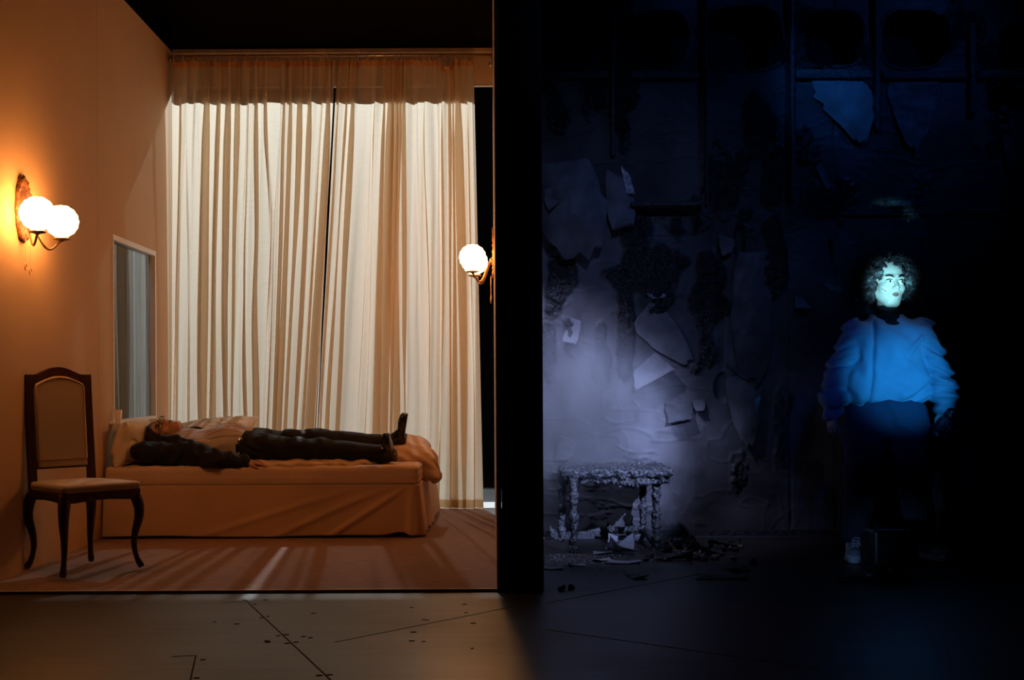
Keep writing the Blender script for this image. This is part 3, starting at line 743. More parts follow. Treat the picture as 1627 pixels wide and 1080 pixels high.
def hand_sdf(P, wrist, fdir, pnorm, s=1.0, curl=.5, thumb=1, spread=.18):
    """five fingers: fdir = way the fingers leave the palm, pnorm = out of the palm, thumb=+1/-1 picks the side."""
    f = np.array(fdir, float); f /= np.linalg.norm(f); n = np.array(pnorm, float); n -= f*np.dot(n, f); n /= np.linalg.norm(n)
    side = np.cross(f, n)*thumb; w = np.array(wrist, float)
    B = lambda a, b, c_: w + (f*a + side*b + n*c_)*s
    d = U(.012, cap(P, B(.0, .0, 0), B(.075, .026, 0), .024*s, .013*s), cap(P, B(.0, .0, 0), B(.078, .005, 0), .024*s, .013*s), cap(P, B(0, -.004, 0), B(.070, -.026, 0), .022*s, .012*s))
    for k, (off, ln, rr) in enumerate([(.030, .072, .0085), (.010, .080, .0088), (-.011, .074, .0084), (-.030, .058, .0075)]):
        an = spread*(1.2-k*.8); fd = f*math.cos(an) + side*math.sin(an)
        p0 = B(.074, off, 0); a1 = curl*(.45+.1*k); a2 = curl*(1.2+.1*k); a3 = curl*(1.8+.1*k)
        p1 = p0 + (fd*math.cos(a1) + n*math.sin(a1))*ln*.46*s; p2 = p1 + (fd*math.cos(a2) + n*math.sin(a2))*ln*.31*s
        p3 = p2 + (fd*math.cos(a3) + n*math.sin(a3))*ln*.24*s
        e = chain(P, [p0, p1, p2, p3], [rr*s*1.05, rr*s, rr*.92*s, rr*.78*s], .003); d = smin(d, e, .005)
    t0 = B(.022, .026, .004); t1 = B(.050, .050, .014); t2 = B(.078, .056, .026)
    d = smin(d, chain(P, [t0, t1, t2], [.014*s, .0105*s, .0085*s], .004), .008)
    return d

# ---------------------------------------------------------------- the man lying on the bed
mp_ = lambda x, y, Y: at(x, y, Y)
MO = np.array([-1.6, 8.35, .466])
man = empty('person', MO, 'person lying on the bed in a black suit, pale shirt and glasses', 'person')
HM = head_frame(mp_(262, 687.5, 8.34), (-1, .05, -.10), (-.06, -.62, .80), 1.02)
nsh = mp_(305, 715, 8.13); fsh = mp_(308, 690, 8.55); nsh[2] = .545; fsh[2] = .60
hipn = np.array([-1.73, 8.22, .56]); hipf = np.array([-1.73, 8.44, .575])
kn_n = mp_(512, 716, 8.19); an_n = mp_(604, 721, 8.20); kn_f = mp_(510, 700, 8.50); an_f = mp_(612, 705, 8.60)
n_el = np.array([-2.20, 7.99, .515]); 
el = mp_(338, 722, 8.02); el[2] = .505; wr = mp_(388, 731, 8.05); wr[2] = .488
def man_torso(P, g=0.0):
    ch_ = ell(P, (-2.05, 8.335, .575), (.235, .185+g, .105+g)); be = ell(P, (-1.86, 8.325, .605), (.17, .165+g, .115+g)); pe = ell(P, (-1.72, 8.33, .575), (.13, .158+g, .100+g))
    return U(.07, ch_, be, pe)
def man_body(P):
    d = man_torso(P, -.022)
    hb_ = HM[1]
    d = smin(d, cap(P, hb_ + HM[0] @ np.array([0, .02, -.05]), (-2.20, 8.335, .60), .052, .062), .04)
    d = smin(d, chain(P, [nsh, el, wr], [.055, .042, .026], .02), .05)
    d = smin(d, chain(P, [fsh, (-1.98, 8.66, .53), (-1.78, 8.66, .50)], [.055, .042, .027], .02), .05)
    d = smin(d, chain(P, [hipn + np.array([.07, 0, 0]), kn_n, an_n], [.075, .058, .036], .02), .05)
    d = smin(d, chain(P, [hipf + np.array([.07, 0, 0]), kn_f, an_f], [.075, .058, .036], .02), .05)
    d = smin(d, hand_sdf(P, wr + np.array([.015, 0, 0]), (1, .05, -.10), (.0, .0, -1), .95, .18, -1), .01)
    d = smin(d, hand_sdf(P, (-1.76, 8.66, .50), (1, 0, -.05), (0, 0, -1), .95, .3, 1), .01)
    for a, t_ in ((an_n, (.035, -.08, .075)), (an_f, (.03, .0, .10))):
        d = smin(d, cap(P, a, a + np.array(t_)*.3, .034, .028), .03)
    return smin(d, head_sdf(P, HM, True), .012)
sdf_obj('body', man_body, (-2.62, 7.86, .42), (-.66, 8.84, .82), .0042, M_skin_m, man)
head_extras(man, HM, M_skin_m, (0, .3), True)
def man_shirt(P):
    d = man_torso(P, .010)
    d = smin(d, cap(P, (-2.26, 8.33, .615), (-2.16, 8.335, .61), .064, .09), .04)
    f = fbm(P*np.array([.5, 2.5, 1], np.float32), 9, 3, 31)
    d = d - .007*np.sin(P[:, 1]*55 + P[:, 0]*14 + f*8)*np.clip((P[:, 0]+2.1)/.2, .2, 1)
    return smax(d, P[:, 0] + 1.71, .01)
sdf_obj('shirt', man_shirt, (-2.4, 8.08, .45), (-1.70, 8.6, .80), .0055, M_shirt, man)
MB().tube([HM[1] + HM[0] @ np.array([.060*math.cos(a), .018+.058*math.sin(a), -.105 - .012*math.sin(a)]) for a in np.linspace(0, 2*math.pi, 25)[:-1]], .013, 8, closed=True).build('shirt_collar', M_shirt, man)
def man_trousers(P):
    d = ell(P, (-1.70, 8.33, .57), (.14, .178, .122))
    d = smin(d, chain(P, [hipn, kn_n, an_n + np.array([.0, 0, 0])], [.103, .078, .060], .03), .06)
    d = smin(d, chain(P, [hipf, kn_f, an_f], [.103, .078, .060], .03), .06)
    f = fbm(P, 7, 3, 41)
    d = d - .007*np.sin((P[:, 0]*.9 + P[:, 2]*1.3 - P[:,1]*.5)*48 + f*11)*np.clip(1.2-np.abs(P[:,0]+1.55)/.5, .35, 1)
    d = smax(d, -(P[:, 0] + 1.765 + .03*(P[:,2]-.6)), .01)
    return smax(d, .455 - P[:, 2], .015)
sdf_obj('trousers', man_trousers, (-1.85, 7.98, .44), (-.76, 8.75, .78), .0065, M_suit, man)
V = []
for a in np.linspace(0, 2*math.pi, 49)[:-1]:
    for (dx, g) in ((-.018, .008), (.018, .008), (.018, .001), (-.018, .001)):
        V.append((-1.775+dx, 8.33+(.166+g)*math.cos(a), .578+(.115+g)*math.sin(a)))
belt = MB().add(V, [(i*4+k, i*4+(k+1) % 4, ((i+1) % 48)*4+(k+1) % 4, ((i+1) % 48)*4+k) for i in range(48) for k in range(4)]).build('belt', M_leather, man)
bc = mp_(382, 695, 8.15)
MB().box((bc[0]-.018, 8.145, .605), (bc[0]+.016, 8.158, .640), .003).build('belt_clip', M_metal, belt)
MB().box((-1.80, 8.30, .690), (-1.755, 8.36, .702), .003).build('buckle', M_metal, belt)
def man_jacket(P):
    t = man_torso(P, .022)
    d = smin(t, cap(P, (-2.27, 8.36, .55), (-2.10, 8.33, .55), .075, .12), .05)
    # shirt front left open between the lapels
    near = (P[:, 2] - (.655 - .55*np.maximum(0, P[:, 0]+2.18) + .12*np.abs(P[:, 1]-8.12)*0))
    far = (P[:, 2] - .66)
    openp = np.where(P[:, 1] < 8.36, near, far)
    d = smax(d, openp, .012)
    d = smin(d, chain(P, [nsh + np.array([0, 0, .0]), el, wr], [.082, .066, .052], .03), .05)
    d = smin(d, chain(P, [fsh, (-1.98, 8.66, .53), (-1.80, 8.66, .51)], [.085, .064, .05], .03), .05)
    # collar and shoulder of the jacket pushed up towards the pillow
    d = smin(d, chain(P, [(-2.18, 8.12, .545), (-2.36, 8.10, .548), (-2.475, 8.12, .575)], [.080, .062, .030], .04), .05)
    d = smin(d, chain(P, [(-2.17, 8.14, .64), (-2.27, 8.17, .635), (-2.30, 8.3, .60)], [.022, .026, .03], .03), .03)
    d = smin(d, cap(P, (-2.235, 8.50, .675), (-2.10, 8.50, .685), .022, .014), .03)
    # skirt of the jacket lying on the sheet
    d = smin(d, rbox(P, (-1.98, 8.12, .480), (.20, .06, .010), .008), .04)
    d = smax(d, .462 - P[:, 2], .01)
    d = smax(d, -ell(P, HM[1], (.10, .10, .085), HM[0]), .01)
    d = smax(d, -(cap(P, (-2.30, 8.30, .68), (-2.10, 8.31, .74), .085, .075)), .02)
    f = fbm(P, 8, 3, 51)
    return d - .006*np.sin((P[:, 0]*.8 + P[:, 1]*1.4 - P[:, 2]*.8)*52 + f*10) - .004*np.sin(P[:,0]*80+f*14)*(P[:,1] < 8.12)
sdf_obj('jacket', man_jacket, (-2.60, 7.90, .44), (-1.68, 8.80, .80), .0060, M_suit, man)
MB().lathe(mp_(332, 702, 8.08)+np.array([0, -.0, 0]), [(.004, -.002), (.006, .0), (.004, .002)], 12, 'y').build('button', M_metal, man)
def man_hair(P):
    M, c, s = HM; q = (P - c.astype(np.float32)) @ M.astype(np.float32) / s
    d = ell(q, (0, .017, .042), (.083, .101, .092))
    keep = np.maximum(q[:, 1]*-1 - .045 - np.clip(q[:, 2]-.02, -1, .06)*.45, .0 - (q[:, 2] + .045 + q[:, 1]*.1))      # behind the hairline
    side = cap(q*np.array([1, 1, 1], np.float32), (0, .03, -.05), (0, .05, .02), .07)
    d = smax(d, keep, .006); 
    return (d - .0025*np.sin(q[:, 1]*170 + q[:, 2]*90) - .004*(fbm(q, 40, 2, 61)-.5))*s
sdf_obj('hair', man_hair, HM[1]-.14, HM[1]+.14, .0040, M_hair_m, man)
gl_ = MB(); Wm = lambda p: HM[0] @ (np.array(p)*HM[2]) + HM[1]
for sx in (-1, 1):
    gl_.tube([Wm((sx*.033 + .0265*math.copysign(abs(math.cos(a))**.6, math.cos(a)), -.0915, .001 + .0145*math.copysign(abs(math.sin(a))**.6, math.sin(a)))) for a in np.linspace(0, 2*math.pi, 25)[:-1]], .0026, 6, closed=True)
    gl_.tube([Wm((sx*.057, -.092, .006)), Wm((sx*.072, -.06, .010)), Wm((sx*.078, .01, .012))], .0024, 6)
gl_.tube([Wm((-.009, -.093, .004)), Wm((0, -.096, .008)), Wm((.009, -.093, .004))], .0024, 6)
gg = gl_.build('glasses', M_leather, man)
for sx in (-1, 1):
    MB().add([Wm((sx*.033 + .025*math.cos(a), -.0915, .001 + .0135*math.sin(a))) for a in np.linspace(0, 2*math.pi, 21)[:-1]], [list(range(20))]).build('lens', M_glass, gg)
def shoe_sdf(P, heel, tdir, up, s=1.0):
    t = np.array(tdir, float); t /= np.linalg.norm(t); u = np.array(up, float); u -= t*np.dot(u, t); u /= np.linalg.norm(u); x = np.cross(t, u)
    M = np.stack([x, t, u], 1); q = ((P - np.array(heel, np.float32)) @ M.astype(np.float32))/s
    d = U(.035, ell(q, (0, .045, .04), (.037, .060, .045)), ell(q, (0, .17, .028), (.045, .085, .034)), cap(q, (0, .03, .05), (0, .015, .095), .040, .040))
    sole = smin(rbox(q, (0, .12, .004), (.042, .135, .008), .006), rbox(q, (0, .03, -.008), (.035, .036, .012), .004), .006)
    sole = smax(sole, ell(q, (0, .115, 0), (.046, .145, .08)), .01)
    return smin(smax(d, -q[:, 2], .01), sole, .004)*s
sh_n = (np.array([-.765, 8.20, .497]), (-.10, -.60, .62), (-1, .1, .0)); sh_f = (np.array([-.745, 8.60, .580]), (.12, -.35, .62), (-1, .0, .1))
for a, b, c_ in (sh_n, sh_f):
    ak = an_n if a is sh_n[0] else an_f
    MB().tube([ak + np.array([-.10, 0, 0]), ak + np.array([-.03, 0, 0]), a + np.array([-.045, -.01, .02])], [.040, .040, .036], 16).build('sock', M_suit, man)
    sdf_obj('shoe', lambda P: shoe_sdf(P, a, b, c_, .93), a-.27, a+.27, .005, M_leather, man)

# ---------------------------------------------------------------- the standing woman
WY = 7.02
wp = lambda x, y, dy=0.: at(x, y, WY+dy)
M_sweat = mat('blue_grey_sweatshirt', (0.34, 0.42, 0.50), .9, spec=.15, bump=.25, bscale=220, var=.10, vscale=9)
M_trous = mat('dark_blue_trousers', (0.055, 0.065, 0.10), .85, spec=.2, bump=.1, bscale=200)
M_collar = mat('black_collar', (0.010, 0.011, 0.011), .9)  # plain black collar piece round the neck
M_canvas = mat('grey_blue_canvas', (0.30, 0.36, 0.42), .85, bump=.2, bscale=300)
M_rubber = mat('white_rubber', (0.62, 0.66, 0.70), .5)
M_hair_w = mat('dark_curly_hair', (0.040, 0.025, 0.028), .5, spec=.55, var=.5, vscale=60)
wfoot = wp(1410, 893); WO = np.array([wfoot[0], WY, 0])
wom = empty('person', WO, 'person with dark curly hair standing in a blue sweatshirt and dark trousers', 'person')
hc = wp(1411, 450); 
HW = head_frame(hc, (.03, 0, 1), (.14, -1, .0), 1.14)
shL, shR = wp(1362, 524), wp(1462, 522); elL, elR = wp(1331, 600, -.01), wp(1489, 598, .01); wrL, wrR = wp(1323, 652, -.05), wp(1499, 648, -.08)
hiL, hiR = wp(1378, 668), wp(1441, 668); knL, knR = wp(1368, 765, -.01), wp(1456, 765, -.01); anL, anR = wp(1356, 868, .03), wp(1467, 868, .03)
chest = wp(1412, 560); waist = wp(1410, 625)
def w_torso(P, g=0.0):
    return U(.08, ell(P, chest, (.175+g, .115+g, .17)), ell(P, waist, (.15+g, .11+g, .15)), ell(P, (hiL+hiR)/2 + np.array([0, .01, 0]), (.185+g, .125+g, .13)), cap(P, shL + np.array([.03, 0, -.03]), shR + np.array([-.03, 0, -.03]), .045+g))
def w_body(P):
    d = w_torso(P, -.01)
    d = smin(d, cap(P, hc + np.array([-.005, .015, -.07]), wp(1410, 517, .02), .052, .060), .04)
    d = smin(d, chain(P, [shL + np.array([.02, 0, -.035]), elL, wrL], [.045, .040, .026], .02), .04); d = smin(d, chain(P, [shR + np.array([-.02, 0, -.035]), elR, wrR], [.045, .040, .026], .02), .04)
    d = smin(d, chain(P, [hiL, knL, anL], [.09, .056, .038], .02), .04); d = smin(d, chain(P, [hiR, knR, anR], [.09, .056, .038], .02), .04)
    d = smin(d, hand_sdf(P, wrL + np.array([-.003, -.0, -.005]), (-.03, -.10, -1), (.9, .35, 0), 1.0, .55, -1), .01)
    d = smin(d, hand_sdf(P, wrR + np.array([0, -.01, -.005]), (.10, -.30, -1), (-.5, -.9, 0), 1.0, .55, 1), .01)
    d = smin(d, cap(P, anL, anL + np.array([-.05, -.11, -.05]), .035, .03), .03); d = smin(d, cap(P, anR, anR + np.array([.05, -.11, -.05]), .035, .03), .03)
    return smin(d, head_sdf(P, HW, False, .002), .012)
sdf_obj('body', w_body, wp(1290, 900, -.3)-.0, wp(1530, 400, .3), .0040, M_skin_w, wom)
head_extras(wom, HW, M_skin_w, (.35, .05))
Ww = lambda p: HW[0] @ (np.array(p)*HW[2]) + HW[1]
MB().tube([Ww((-.062, -.058, -.030)), Ww((-.052, -.068, -.038)), Ww((-.043, -.0755, -.047))], [.001, .0017, .001], 6).build('face_mark', M_brow, wom, label='thin dark line drawn on the cheek')
for sx in (-1, 1):
    e = Ww((sx*.079, .002, -.040)); MB().lathe((e[0], e[1]-.006, e[2]), [(.0005, -.006), (.0055, -.003), (.006, 0), (.0055, .003), (.0005, .006)], 12).build('earring', M_metal, wom)
def w_sweater(P):
    b = U(.07, ell(P, wp(1409, 565), (.205, .145, .19)), rbox(P, wp(1405, 612), (.235, .145, .125), .10), cap(P, wp(1372, 530), wp(1452, 528), .074), cap(P, wp(1410, 520, .02), wp(1410, 505, .02), .095, .07))
    aL = chain(P, [wp(1359, 528), wp(1334, 590, -.01), wp(1325, 632, -.03), wp(1321, 655, -.04)], [.072, .072, .078, .052], .03)
    aR = chain(P, [wp(1464, 526), wp(1488, 590), wp(1497, 622, -.04), wp(1501, 647, -.07)], [.072, .072, .078, .058], .03)
    # deep cloth folds: rings around the sleeves, soft drags over the front
    f = fbm(P, 6, 3, 71)
    ph = (P[:, 2]*1.0 + .25*np.abs(P[:, 0]-2.09))*62 + f*9
    aL = aL - .008*np.sin(ph) - .005*np.sin(ph*1.9+2); aR = aR - .010*np.sin(ph+1.5+P[:,0]*18) - .006*np.sin(ph*1.7)
    hem = np.exp(-((P[:, 2]-(wp(1410, 641)[2]))/.012)**2)
    b = b - .006*np.sin((P[:, 0]*1.1 + P[:, 2]*.8)*30 + f*8) + .010*hem
    d = smin(smin(b, aL, .02), aR, .02)
    zb = wp(1410, 657)[2] + .10*(P[:, 0]-2.09)*0
    d = smax(d, np.where(np.abs(P[:, 0]-2.085) < .245, zb - P[:, 2] + .008*np.sin(P[:,0]*22), -1), .012)
    d = smax(d, -ell(P, wp(1410, 498, .01), (.075, .075, .06)), .01)
    # drapes beside the ribs: a long crease at left, a caught-up fold at lower right
    c1 = np.stack([P[:, 0]-wp(1378, 0)[0] - .10*(P[:, 2]-1.25)], 1)[:, 0]
    d = d + .018*np.exp(-(c1/.012)**2)*(P[:, 1] < WY-.05)*np.clip((1.35-P[:, 2])/.1, 0, 1)
    for (x0, y0, x1, y1, r, a) in [(1442, 640, 1476, 612, .016, .030), (1452, 650, 1478, 636, .014, .026), (1446, 560, 1466, 536, .012, -.016), (1436, 628, 1470, 600, .018, -.018)]:
        L0, L1 = wp(x0, y0, -.13), wp(x1, y1, -.10); d = d + a*np.exp(-np.maximum(0, cap(P, L0, L1, 0))**2/(2*r*r))
    return d*.8
sdf_obj('sweatshirt', w_sweater, wp(1285, 690, -.30), wp(1540, 480, .26), .0055, M_sweat, wom)
sdf_obj('neck_collar', lambda P: smax(smax(cap(P, wp(1410, 524, .01), wp(1409, 492, .0), .115, .064) - .004*np.sin(P[:, 2]*160), P[:, 2]-wp(0, 493)[2], .006), -cap(P, wp(1410, 505, .0), wp(1409, 440, .0), .055), .004), wp(1350, 560, -.2), wp(1470, 470, .2), .005, M_collar, wom)
def w_trousers(P):
    d = ell(P, (hiL+hiR)/2 + np.array([0, .01, .035]), (.232, .150, .16))
    hL, hR = wp(1355, 884, .02), wp(1470, 884, .02)
    d = smin(d, chain(P, [wp(1375, 680), wp(1368, 765, -.01), wp(1360, 850, .02)], [.125, .092, .078], .03), .04)
    d = smin(d, chain(P, [wp(1442, 680), wp(1453, 765, -.01), wp(1464, 850, .02)], [.125, .092, .078], .03), .04)
    f = fbm(P, 5, 3, 81)
    d = d - .006*np.sin((P[:, 2]*.7+P[:, 0])*40 + f*12)
    return smax(d, wp(1400, 862)[2] - P[:, 2], .01)*.9
sdf_obj('trousers', w_trousers, wp(1310, 880, -.25), wp(1520, 630, .25), .0065, M_trous, wom)
def w_hair(P):
    M, c, s = HW; q = (P - c.astype(np.float32)) @ M.astype(np.float32) / s
    a = q.copy(); a[:, 0] = np.abs(a[:, 0])
    d = ell(q, (0, .030, .045), (.088, .098, .082))
    d = U(.03, d, ell(q, (-.105, .01, .02), (.045, .06, .065)), ell(q, (-.118, .0, -.065), (.050, .05, .045)), ell(q, (.122, .02, .02), (.052, .06, .062)), ell(q, (.118, .02, -.060), (.048, .05, .045)), ell(q, (0, .09, -.03), (.11, .05, .09)))
    d = d - .012*(fbm(q, 45, 3, 91)-.5)*2 - .010*np.sin(q[:, 0]*90+5*fbm(q, 20, 2, 3))*np.sin(q[:, 2]*85+6*fbm(q, 18, 2, 5))
    face = ell(q, (0, -.10, -.02), (.066, .10, .088))
    d = smax(d, -face, .008)
    d = smax(d, -ell(q, (0, .01, -.105), (.062, .10, .06)), .01)
    return d*s*.75
hair = sdf_obj('hair', w_hair, HW[1]-.25, HW[1]+.25, .0042, M_hair_w, wom)
rr = random.Random(5); cl = MB()
for k in range(950):
    sx = rr.choice((-1, 1)); 
    th = rr.uniform(-1.0, 1.0)
    if rr.random() < .35: base = np.array([rr.gauss(0, .045), rr.uniform(-.03, .08), .115+rr.uniform(-.02, .01)]); dirn = np.array([rr.gauss(0, .5)+np.sign(base[0])*.5, rr.gauss(-.2, .4), rr.uniform(-.2, .6)])
    else: base = np.array([sx*rr.uniform(.085, .145), rr.uniform(-.04, .07), rr.uniform(-.10, .09)]); dirn = np.array([sx*rr.uniform(.2, 1.1), rr.gauss(-.2, .5), rr.uniform(-1, .25)])
    dirn /= np.linalg.norm(dirn); ln = rr.uniform(.035, .085); t1 = np.cross(dirn, [.3, .2, .9]); t1 /= np.linalg.norm(t1); t2 = np.cross(dirn, t1)
    ra = rr.uniform(.005, .010); tn = rr.uniform(1.2, 2.6); p0 = rr.uniform(0, 6.3); pts = []
    for u in np.linspace(0, 1, 14):
        an = p0 + u*tn*2*math.pi
        p = base + dirn*ln*u + np.array([0, 0, -.02*u*u]) + (t1*math.cos(an) + t2*math.sin(an))*ra
        pts.append(Ww(p))
    w0 = rr.choice((.0009, .0014, .0024))
    cl.tube(pts, [w0*(1-.6*i/13) for i in range(14)], 4, cap=False)
cl.build('hair_curls', M_hair_w, hair)
# canvas high-top shoes
def sneaker(foot, tdir):
    t = np.array([*tdir, 0.]); t /= np.linalg.norm(t); x = np.array([-t[1], t[0], 0]); M = np.stack([x, t, np.array([0, 0, 1.])], 1); c0 = np.array([foot[0], foot[1], 0])
    tr = lambda P: (P - c0.astype(np.float32)) @ M.astype(np.float32)
    def upper(P):
        q = tr(P); d = U(.03, ell(q, (0, .02, .055), (.040, .055, .055)), ell(q, (0, .145, .045), (.045, .085, .036)), cap(q, (0, .01, .07), (0, -.008, .135), .042, .045))
        d = smax(d, q[:, 2]-.150+.25*(q[:,1]), .006); return smax(d, .02 - q[:, 2], .004)
    sdf_obj('sneaker', upper, c0+(-.26, -.26, 0), c0+(.26, .26, .2), .0045, M_canvas, wom)
    so = bpy.data.objects[-1] if False else wom.children[-1]
    def sole(P):
        q = tr(P); d = smax(rbox(q, (0, .09, .020), (.052, .145, .017), .006), ell(q, (0, .09, .02), (.050, .150, .2)), .006)
        toe = smax(ell(q, (0, .185, .03), (.042, .048, .030)), .0-q[:, 2], .003)
        return smin(d, toe, .004)
    shoe = [o for o in bpy.data.objects if o.parent == wom and o.name.startswith('sneaker')][-1]
    sdf_obj('sole', sole, c0+(-.26, -.26, -.01), c0+(.26, .26, .12), .0045, M_rubber, shoe)
    W = lambda p: M @ np.array(p) + c0
    lc = MB()
    for k in range(6):
        y0 = .125 - k*.020; z0 = .083 + k*.0125
        lc.tube([W((-.022, y0, z0-.006)), W((0, y0-.006, z0+.004)), W((.022, y0-.014, z0))], .0028, 6).tube([W((.022, y0, z0-.006)), W((0, y0-.008, z0+.004)), W((-.022, y0-.014, z0))], .0028, 6)
    lc.build('laces', M_rubber, shoe)
fL, fR = wp(1358, 880, .05), wp(1466, 880, .05)
sneaker((fL[0], WY+.0), (-.35, -1)); sneaker((fR[0], WY+.0), (.35, -1))

# helmet-like black prop held by the hand at the right
hm = wp(1508, 686, -.10)
hel = empty('helmet', hm + np.array([0, 0, -.11]), 'glossy black helmet held low by the standing person', 'helmet')
M_gloss = mat('black_gloss_shell', (0.012, 0.014, 0.02), .12, spec=.7, bump=.15, bscale=12)
def helm(P):
    q = P - hm.astype(np.float32)
    d = ell(q, (0, .01, -.005), (.098, .115, .100))
    d = smax(d, -ell(q, (-.01, -.115, .02), (.075, .06, .045)), .008)
    d = smin(d, cap(q, (-.07, -.06, -.05), (.05, -.095, -.065), .022), .02)
    d = smax(d, -ell(q, (0, .02, -.09), (.07, .08, .07)), .01)
    d = smin(d, cap(q, (-.095, -.02, -.01), (-.085, -.07, -.03), .018), .01)
    return d - .003*np.sin(q[:, 0]*60+q[:, 2]*50)
sdf_obj('shell', helm, hm-.17, hm+.17, .0045, M_gloss, hel)
def visor(P):
    q = P - hm.astype(np.float32)
    d = np.abs(ell(q, (0, .01, 0), (.104, .118, .102))) - .0022
    return smax(d, np.maximum(np.abs(q[:, 2]-.032)-.036, q[:, 1]+.045), .003)
sdf_obj('visor', visor, hm-.17, hm+.17, .0040, mat('smoked_visor', (.02, .03, .05), .08, spec=.9), hel)
MB().tube([hm + np.array([-.03, -.06, .09]), hm + np.array([-.01, -.04, .125]), hm + np.array([.03, -.02, .125]), hm + np.array([.05, -.01, .085])], .008, 8).build('strap', M_leather, hel)
# ================================================================== the burnt room
WYB = 8.0
def wl_(px, py): p = at(px, py, WYB); return np.array([p[0], p[2]])
X0, X1, ZT = .02, 3.75, 3.55
gs = .0085
xs = np.arange(X0, X1, gs); zs = np.arange(0, ZT, gs)
XX, ZZ = np.meshgrid(xs, zs, indexing='ij'); PP = np.stack([XX, XX*0, ZZ], -1)
def dist_ell(px, py, rx, ry):
    c = wl_(px, py); return np.sqrt(((XX-c[0])/(rx/250.))**2 + ((ZZ-c[1])/(ry/250.))**2)
warpn = fbm(PP, 5, 4, 101)-.5
crust = np.zeros_like(XX)
for (px, py, rx, ry, a) in [(885,470,32,60,1),(872,560,22,60,1),(905,540,16,60,.8),(955,560,15,75,1),(992,500,13,95,1),(1045,420,80,55,.9),(1010,385,40,40,.8),
      (1122,450,26,95,1),(1118,540,30,45,.9),(1150,300,45,90,.6),(1232,400,16,110,.8),(1232,300,22,60,.7),(990,60,20,150,.9),(990,220,16,60,.7),(925,70,55,90,.6),
      (1205,190,30,60,.5),(1320,330,60,40,.55),(1275,60,30,60,.9),(1380,90,25,60,.6),(1500,60,30,60,.6),(1560,90,30,60,.6),(1285,240,30,40,.5),(1170,760,18,60,.4),
      (1140,420,16,60,.6),(880,150,30,80,.5),(1190,520,12,50,.4),(1240,640,20,120,.35),(1590,200,40,80,.4),(1480,300,50,60,.3)]:
    dd = dist_ell(px, py, rx, ry) + warpn*2.2
    crust = np.maximum(crust, a*np.clip(1.25-dd, 0, 1)*1.6)
crust *= (.45 + 1.1*fbm(PP*np.array([1.6, 1, .8]), 16, 4, 105))
crust = np.clip((crust-.38)*3.2, 0, 1)
blob = fbm(PP, 34, 3, 111); fineb = fbm(PP, 80, 2, 112)
h = crust*(.012 + .070*np.maximum(0, blob-.36) + .022*(fineb-.4))
# paper: soft buckles, wrinkles and lapped seams
h += .012*(fbm(PP, 2.2, 3, 121)-.5)*2
rg = np.abs(fbm(PP*np.array([.55, 1, 1.5]), 4.2, 3, 125)-.5); h += (1-crust)*.004*np.exp(-(rg/.014)**2)
rg2 = np.abs(fbm(PP*np.array([1.4, 1, .7]), 3.1, 3, 128)-.5); h += (1-crust)*.003*np.exp(-(rg2/.010)**2)
low = np.clip((wl_(0, 690)[1]-ZZ)/.1, 0, 1)*np.clip((.95-XX)/.1, 0, 1)
rg3 = np.abs(fbm(PP*np.array([.4, 1, 2.2]), 6.5, 3, 129)-.5); h += low*.010*np.exp(-(rg3/.014)**2)
for px in (1255, 1327): h -= .012*np.exp(-((XX-wl_(px, 500)[0])/.006)**2)
# openings torn through the upper wall
hole = np.zeros_like(XX, bool)
HO = [(1047, 62, 45, 44), (1180, 60, 62, 48), (1325, 62, 46, 42), (1452, 62, 52, 44), (1607, 85, 18, 42), (1338, 148, 15, 14), (1600, 158, 26, 17)]
for (px, py, rx, ry) in HO:
    c = wl_(px, py); dd = (np.abs((XX-c[0])/(rx/250.))**3 + np.abs((ZZ-c[1])/(ry/250.))**3)**(1/3.) + warpn*.35
    hole |= dd < 1; h += .02*np.exp(-((dd-1.06)/.05)**2)*(dd > 1)
c = wl_(1062, 352); dd = np.maximum(np.abs(XX-c[0])/(48/250.), np.abs(ZZ-c[1])/(24/250.)) + warpn*.5; h -= .05*np.clip((1-dd)*6, 0, 1)
for (px, py, rx, ry) in [(1175, 385, 9, 34), (1150, 398, 12, 20), (1146, 520, 6, 70), (1190, 603, 30, 9), (1148, 612, 12, 22), (1320, 400, 5, 30)]:
    dd = dist_ell(px, py, rx, ry) + warpn*1.2; h -= .035*np.clip((1-dd)*3, 0, 1)
V = np.stack([XX, WYB - h, ZZ], -1).reshape(-1, 3); nz = len(zs)
Fq = grid_faces(len(xs), nz)[:, ::-1]; hm_ = hole.reshape(-1); Fq = Fq[~hm_[Fq].any(1)]
